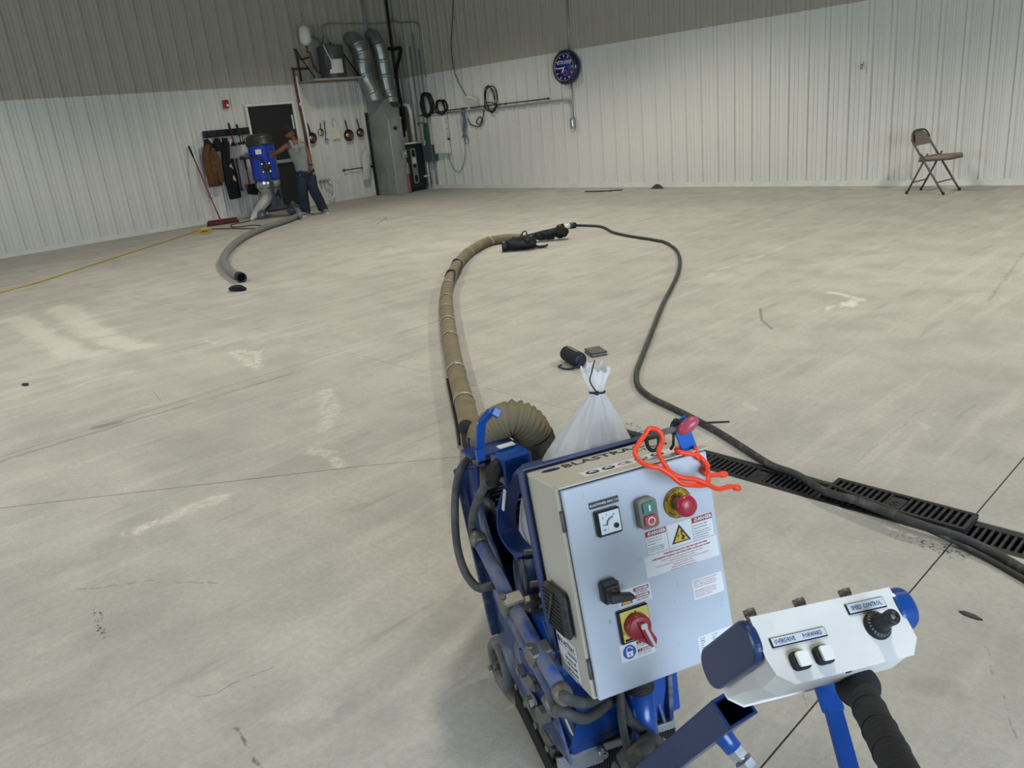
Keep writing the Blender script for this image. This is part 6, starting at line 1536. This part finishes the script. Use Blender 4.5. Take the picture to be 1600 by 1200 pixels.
a = lm(); a.lathe([(0, -.05), (.045, -.05), (.05, -.03), (.05, .04), (.03, .055), (0, .055)], gm, Vector((.8, -.2, .4)), 24); a.box(gm+Vector((-.03, .0, -.03)), (.08, .09, .06), ch=.01); a.build('drive_gearbox', M_DGREY, mach)
a = lm(); c = my_(1028, 1180, -.14); a.cyl(c, c+Vector((.0, -.02, .03)), .012, n=6, smooth=False); a.sphere(c+Vector((0, -.02, .035)), .009, 10, 6); a.build('grease_nipple', M_STEEL, mach)
a = lm(); a.obox(gm+Vector((.05, -.045, .02)), X3, (0, .4, .9), (0, -.9, .4), (.03, .045, .004)); a.build('drive_label', [mat('pale_label', '#c9c3b2', .6)], mach)

# ---- handle: beam, lever bar, grip
b0, b1 = Vector((-.03, -.15, .10)), mx_(1148, 1104, -.025)
d_ = (b1-b0).normalized()
a = lm()
bw, bh, tk_ = .062, .046, .005
X_ = Vector((1, .12, .0)); X_ = (X_-d_*X_.dot(d_)).normalized(); Y_ = d_.cross(X_)
Lb = (b1-b0).length; Fb = fmat(b0, X_, Y_, d_)
for (cx, cy, sx, sy) in ((0, bh/2, bw, tk_), (0, -bh/2, bw, tk_), (bw/2-tk_/2, 0, tk_, bh), (-bw/2+tk_/2, 0, tk_, bh)):
    a.box((cx, cy, Lb/2), (sx, sy, Lb), xf=Fb, ch=.001)
a.build('handle_beam', M_NAVY, mach)
q = Fb @ Vector((.012, -bh/2-.004 if (Fb @ Vector((0, -1, 0))-b0).z < 0 else bh/2+.004, Lb*.80))
sgn = -1 if (Fb.to_3x3() @ Vector((0, -1, 0))).z < 0 else 1
dn = (Fb.to_3x3() @ Vector((0, sgn, 0))).normalized(); dn = (dn*.75+X3*.25-Z3*.25).normalized()
a = lm(); a.lathe([(.019, -.012), (.0165, .006), (.016, .022), (0, .022)], q, dn, 20); a.build('weld_boss', M_BLUEC, mach)
a = lm(); a.lathe([(0, .022), (.0165, .022), (.0165, .038), (0, .038)], q, dn, 6, smooth=False); a.cyl(q+dn*.036, q+dn*.046, .009, n=12); a.lathe([(0, .046), (.018, .046), (.018, .060), (0, .060)], q, dn, 6, smooth=False); a.build('adjusting_bolt', M_STEEL, mach)

HC = Vector((-.006, -.655, .801)); ht, hr = .889, -.146
hu = Z3*math.cos(ht)+Y3*math.sin(ht); hn = -Y3*math.cos(ht)+Z3*math.sin(ht)
ha = X3*math.cos(hr)+hu*math.sin(hr); hu2 = hu*math.cos(hr)-X3*math.sin(hr)
HFM = fmat(HC, ha, hu2, hn)
def hmb(xf=None): return MB(MF @ HFM if xf is None else MF @ HFM @ xf)
M_HW = mat('control_head_white', '#dcdbd8', .42, var=.06, vscale=12, dust='#a39b8c', dscale=22, dthr=(.62, .82))
face = [(-.11, .0445), (.112, .0445), (.114, -.004), (.114, -.024), (.098, -.0425), (-.087, -.0425), (-.106, -.028), (-.111, -.006)]
def lerp2(p, k, dy=0): return (p[0]*k, p[1]*k+dy)
a = hmb()
rings = [(0.0, 1.0, 0.0), (-.006, 1.015, 0), (-.05, 1.0, -.006), (-.10, .99, .002), (-.155, .97, .006)]
vs, fs = [], []; n = len(face)
for z, k, dy in rings: vs += [Vector((p[0]*min(k, 1.0), p[1]*k+dy, z)) for p in face]
for i in range(len(rings)-1):
    for k in range(n): fs.append((i*n+(k+1) % n, i*n+k, (i+1)*n+k, (i+1)*n+(k+1) % n))
fs.append(tuple(reversed(range(n)))); fs.append(tuple((len(rings)-1)*n+k for k in range(n)))
fs = [tuple(reversed(f)) for f in fs]
a.add(vs, fs); head_ = a.build('control_head', M_HW, mach, bevel=.003)
for s_, nm in ((-1, 'left_cap'), (1, 'right_cap')):
    th_ = .014 if s_ < 0 else .030
    pts_ = rrect(.165, .060, .027, 8)
    F2 = Matrix(((0, 0, s_, s_*.111), (0, 1, 0, .020), (1, 0, 0, -.0775), (0, 0, 0, 1)))
    a = hmb(F2); a.prism(pts_, th_); a.build('end_cap', M_NAVY if s_ < 0 else M_BLUEC, head_, bevel=.005)
for x in (-.092, -.012, .065):
    a = hmb(); a.cyl((x, .044, -.03), (x, .062, -.03), .008, n=12); a.cyl((x, .056, -.03), (x, .064, -.03), .0095, n=6); a.build('top_bolt', M_BRASS, head_)
M_HSTK = [mat('head_label', '#c3cbd6', .45), M_INKB, mat('gloss_black', '#15171c', .25)]
a = hmb(T((-.0565, .0088, .0))); a.box((0, 0, .001), (.0855, .0125, .002), 2); a.box((0.0005, .0005, .0021), (.083, .0105, .0004), 0); a.text('OVERDRIVE', T((-.022, 0, .0024)), .0082, 1, 'CENTER', .0001, .0001, .75); a.text('FORWARD', T((.021, 0, .0024)), .0082, 1, 'CENTER', .0001, .0001, .75); a.build('drive_label', M_HSTK, head_)
a = hmb(T((.0636, .0295, .0))); a.box((0, 0, .001), (.063, .0145, .002), 2); a.box((0.0005, .0005, .0021), (.0605, .0125, .0004), 0); a.text('SPEED CONTROL', T((0, 0, .0024)), .0085, 1, 'CENTER', .0001, .0001, .75); a.build('speed_label', M_HSTK, head_)
for x in (-.0705, -.0345):
    a = hmb(T((x, -.0195, 0))); a.prism(rrect(.025, .024, .006), .008); a.build('rocker_base', M_BLKRUB, head_, bevel=.0015)
    a = hmb(T((x+.002, -.0188, .007))); a.prism(rrect(.0195, .0195, .004), .0055, Matrix.Rotation(.12, 4, 'Y')); a.build('rocker_switch', mat('rocker_white', '#e6e5e0', .35), head_, bevel=.0015)
c = T((.066, .0012, 0))
a = hmb(c); a.lathe([(0, 0), (.0195, 0), (.0195, .003), (.0175, .006), (.0135, .008), (0, .008)], n=36); k_ = a.build('speed_dial', mat('dial_black', '#191a1d', .5), head_)
for i in range(22):
    an = 2*PI*i/22; a = hmb(c); a.box((0, 0, 0), (.0009, .003, .0006), xf=T((.0155*math.cos(an), .0155*math.sin(an), .0078)) @ Matrix.Rotation(an-PI/2, 4, 'Z')); a.build('dial_mark', mat('mark_grey', '#8d8f91', .5), head_)
a = hmb(c); a.lathe([(.0125, .007), (.011, .012), (.0098, .03), (.0105, .031), (.0105, .038), (.0095, .040), (.0055, .040), (.005, .036), (0, .036)], n=24); a.build('speed_knob', mat('dial_black', '#191a1d', .5), head_)
a = hmb(c); a.lathe([(0, 0), (.0048, 0), (.0048, .002), (0, .003)], (0, 0, .0362), n=14); a.build('knob_screw', M_BRASS, head_)
a = hmb(); a.box((-.004, -.0435, -.004), (.006, .006, .006), 0); a.build('worn_notch', M_BLKRUB, head_)
# grip and lever
g0, g1_ = mdep(1340, 1072, 1.075), mdep(1402, 1195, .87)
gd = (g1_-g0).normalized(); g2 = g0+gd*.33
a = lm(); prof = [(.026, -.012), (.029, -.004), (.029, .006), (.024, .014), (.0205, .03), (.0200, .06), (.0205, .09), (.0200, .12), (.0208, .16), (.0203, .20), (.0206, .24), (.0210, .33), (0, .33)]
a.lathe([(0, -.012)]+prof, g0, gd, 28); a.build('rubber_grip', mat('grip_black', '#17181b', .85, var=.2, bump=.25, bscale=120), mach)
for h_ in (.075, .13, .185):
    a = lm(); a.torus(g0+gd*h_, gd, .0206, .0011, 28, 5); a.build('grip_ring', M_BLKRUB, mach)
a = lm(); a.cyl(g0-gd*.05, g0+gd*.01, .013, n=14); a.build('grip_tube', M_BLUEC, mach)
l0, l1, l2 = mdep(1287, 1066, 1.15), mdep(1303, 1112, 1.13), mdep(1335, 1230, 1.05)
a = lm(); a.bar(l0, l1, .036, .008, up=Vector((0, -.8, .6)), ch=.002); a.bar(l1-(l2-l1).normalized()*.006, l2, .031, .008, up=Vector((0, -.8, .6)), ch=.002); a.build('lever_bar', M_BLUEC, mach)

# ---- shot lever with red knob, blue tab
tb0, tb1 = my_(1080, 710, -.11), my_(1060, 656, -.11)
a = lm(); d_ = (tb1-tb0).normalized(); a.bar(tb0-d_*.02, tb1, .034, .006, up=Vector((0, -1, 0)), ch=.001); a.build('lever_tab', mat('tab_blue', '#1f63c0', .35), mach)
kc = my_(1075, 665, -.14)
a = lm(); rl = my_(1003, 684, -.08); rr_ = my_(1060, 668, -.11); a.cyl(rl, kc, .0065, n=10); a.build('lever_rod', M_DGREY, mach)
a = lm(); kd = (my_(1087, 656, -.145)-my_(1062, 675, -.135)).normalized(); X_, Y_, Z_ = frame(kd)
a.lathe([(0, -.024), (.006, -.0225), (.0115, -.014), (.0135, 0), (.0115, .014), (.006, .0225), (0, .024)], kc, kd, 20); a.build('red_knob', mat('knob_red', '#b0455c', .35, coat=.2), mach, label='faded red lever knob')
a = lm(); a.torus(my_(1020, 690, -.09), Vector((.3, -.9, .3)), .018, .004, 20, 6); a.build('lever_ring', M_BLKRUB, mach)

# ================================================================== LOOSE THINGS ON THE MACHINE
# white plastic bag tied shut over the hopper
bcx = Vector((.06, .17, 0))
tie = Vector((.062, .075, .925)); tie = mx_(933, 612, .10)
def bag_mesh():
    mb = MB(MF); n = 64; vs = []; fs = []
    prof = [(.30, .150, .9), (.42, .162, .9), (.55, .165, .95), (.66, .150, 1.0), (.72, .125, 1.0), (.78, .098, 1.0), (.84, .066, 1.0), (.885, .040, 1.0), (.915, .022, 1.0), (.930, .0155, 1.0), (.940, .0165, 1.0), (.956, .022, 1.0), (.972, .029, 1.0), (.988, .032, 1.0)]
    zt_ = tie.z; base = Vector((.075, tie.y+.115, 0))
    rows = []
    for (z, r, k) in prof:
        f = max(0, min(1, (z-.30)/(.93-.30)))
        rows.append((zt_+(z-.93), r, base.lerp(Vector((tie.x, tie.y, 0)), f**1.3)))
    rows2 = []
    for i in range(len(rows)-1):
        for s_ in range(4):
            t_ = s_/4; a_, b_ = rows[i], rows[i+1]; rows2.append((a_[0]+(b_[0]-a_[0])*t_, a_[1]+(b_[1]-a_[1])*t_, a_[2].lerp(b_[2], t_)))
    rows2.append(rows[-1]); R = len(rows2)
    for j, (z, r, c) in enumerate(rows2):
        near = math.exp(-((z-zt_)/.10)**2)
        for k in range(n):
            an = 2*PI*k/n
            pl_ = math.sin(13*an+1.3*math.sin(3*an)+z*6)*.5+math.sin(7*an+2+z*9)*.4+mnoise.noise(Vector((math.cos(an)*2, math.sin(an)*2, z*7)))*1.0
            rr__ = r*(1+(.06+.10*near)*pl_)
            zz = z+((.005*math.sin(5*an)+.004*math.sin(11*an+1))*max(0, (j-(R-7))/6))
            vs.append(Vector((c.x+rr__*math.cos(an)*1.0, c.y+rr__*math.sin(an)*.92, zz)))
    for j in range(R-1):
        for k in range(n): fs.append((j*n+k, j*n+(k+1) % n, (j+1)*n+(k+1) % n, (j+1)*n+k))
    mb.add(vs, fs, 0, True); return mb
def plastic():
    m = bpy.data.materials.new('white_film'); m.use_nodes = True; nt = NT(m.node_tree); b = m.node_tree.nodes['Principled BSDF']; out = m.node_tree.nodes['Material Output']
    co = nt.node('ShaderNodeTexCoord').outputs['Object']
    b.inputs['Base Color'].default_value = lin('#f3f4f6'); b.inputs['Roughness'].default_value = .28
    nt.put(b.inputs['Normal'], nt.bump(nt.noise(nt.vmath('MULTIPLY', co, (3, 3, .6)), 26, 4, .6), .5, .01))
    tr = nt.node('ShaderNodeBsdfTranslucent'); tr.inputs[0].default_value = lin('#f4f5f8')
    tp = nt.node('ShaderNodeBsdfTransparent')
    m1 = nt.node('ShaderNodeMixShader'); m1.inputs[0].default_value = .5; nt.link(b.outputs[0], m1.inputs[1]); nt.link(tr.outputs[0], m1.inputs[2])
    m2 = nt.node('ShaderNodeMixShader'); nt.put(m2.inputs[0], nt.ramp(nt.noise(co, 9, 3), .35, .7, .02, .12)); nt.link(m1.outputs[0], m2.inputs[1]); nt.link(tp.outputs[0], m2.inputs[2])
    nt.link(m2.outputs[0], out.inputs[0]); return m
bt = thing('plastic_bag', 'white plastic bag tied at the top, standing behind the control cabinet', 'plastic bag', MF @ Vector((.075, tie.y+.115, tie.z-.63)), TH)
bag_mesh().build('bag_film', plastic(), bt)
zt_ = thing('zip_tie', 'black zip tie around the neck of the white plastic bag, tail upright', 'zip tie', MF @ tie, TH)
a = lm(); a.torus(tie, Vector((.1, .1, 1)), .0165, .0028, 28, 6); a.build('loop', M_BLACK, zt_)
a = lm(); hd = tie+Vector((-.010, -.017, .004)); a.box(hd, (.007, .007, .009), ch=.001); a.build('tie_head', M_BLACK, zt_)
a = lm(); a.tube([hd, my_(922, 596, tie.y-.045), my_(925, 580, tie.y-.045), my_(929, 563, tie.y-.035)], .0016, 6, sub=4); a.build('tail', M_BLACK, zt_)
# zip tie on the lever
q = my_(1053, 668, -.115)
z2 = thing('zip_tie', 'black zip tie around the blue lever tab, long tail pointing right over the floor', 'zip tie', MF @ q, TH)
a = lm(); a.torus(q, Vector((.9, -.2, -.25)), .012, .003, 20, 6); a.build('loop', M_BLACK, z2)
a = lm(); a.box(q+Vector((-.0, -.008, .014)), (.011, .011, .013), ch=.002); a.build('tie_head', M_BLACK, z2)
a = lm(); a.tube([q+Vector((.0, .0, .012)), my_(1095, 661, -.09), my_(1139, 659, -.08)], .0022, 6); a.tube([q, my_(1052, 695, -.105), my_(1048, 702, -.10)], .003, 6); a.build('tail', M_BLACK, z2)
# orange gear tie
def O(px, py, y): return my_(px, py, y)
zo = -.165
og = thing('gear_tie', 'bright orange rubber twist tie looped round the blue tab, hanging over the cabinet', 'twist tie', MF @ O(1075, 712, -.07), TH)
M_ORG = mat('orange_rubber', '#f0431c', .45, var=.04)
o1 = [O(1151, 762, -.19), O(1143, 760, -.19), O(1133, 762, -.195), O(1122, 764, -.20), O(1105, 757, -.205), O(1090, 750, -.20), O(1065, 746, -.195), O(1048, 738, -.185), O(1036, 722, -.16), O(1029, 706, -.14), O(1034, 692, -.13), O(1034, 680, -.125), O(1026, 671, -.12), O(1014, 670, -.12), O(1008, 679, -.12), O(1000, 690, -.125), O(993, 702, -.13), O(994, 713, -.145), O(1005, 724, -.165), O(1018, 729, -.175), O(1030, 731, -.18), O(1048, 742, -.19), O(1064, 755, -.20), O(1085, 758, -.205), O(1103, 757, -.195), O(1107, 744, -.18), O(1104, 728, -.15), O(1098, 718, -.145), O(1090, 711, -.135), O(1087, 702, -.125), O(1084, 698, -.09)]
o2 = [O(1130, 741, -.15), O(1118, 742, -.15), O(1106, 742, -.15), O(1100, 736, -.15), O(1106, 728, -.135), O(1100, 720, -.125), O(1092, 716, -.14), O(1083, 710, -.135), O(1070, 708, -.130), O(1061, 706, -.125), O(1057, 703, -.112), O(1060, 700, -.09), O(1074, 698, -.085), O(1084, 698, -.09)]
a = lm(); a.tube(o1, .0048, 10, sub=6); a.tube(o2, .0048, 10, sub=6); a.build('tie_cord', M_ORG, og, kind='stuff')
for p, p2 in ((o1[0], o1[1]), (o2[0], o2[1])):
    d_ = (p-p2).normalized(); a = lm(); a.lathe([(.0048, -.008), (.0062, -.006), (.0068, .002), (.0055, .008), (0, .010)], p, d_, 14); a.build('rounded_end', M_ORG, og)
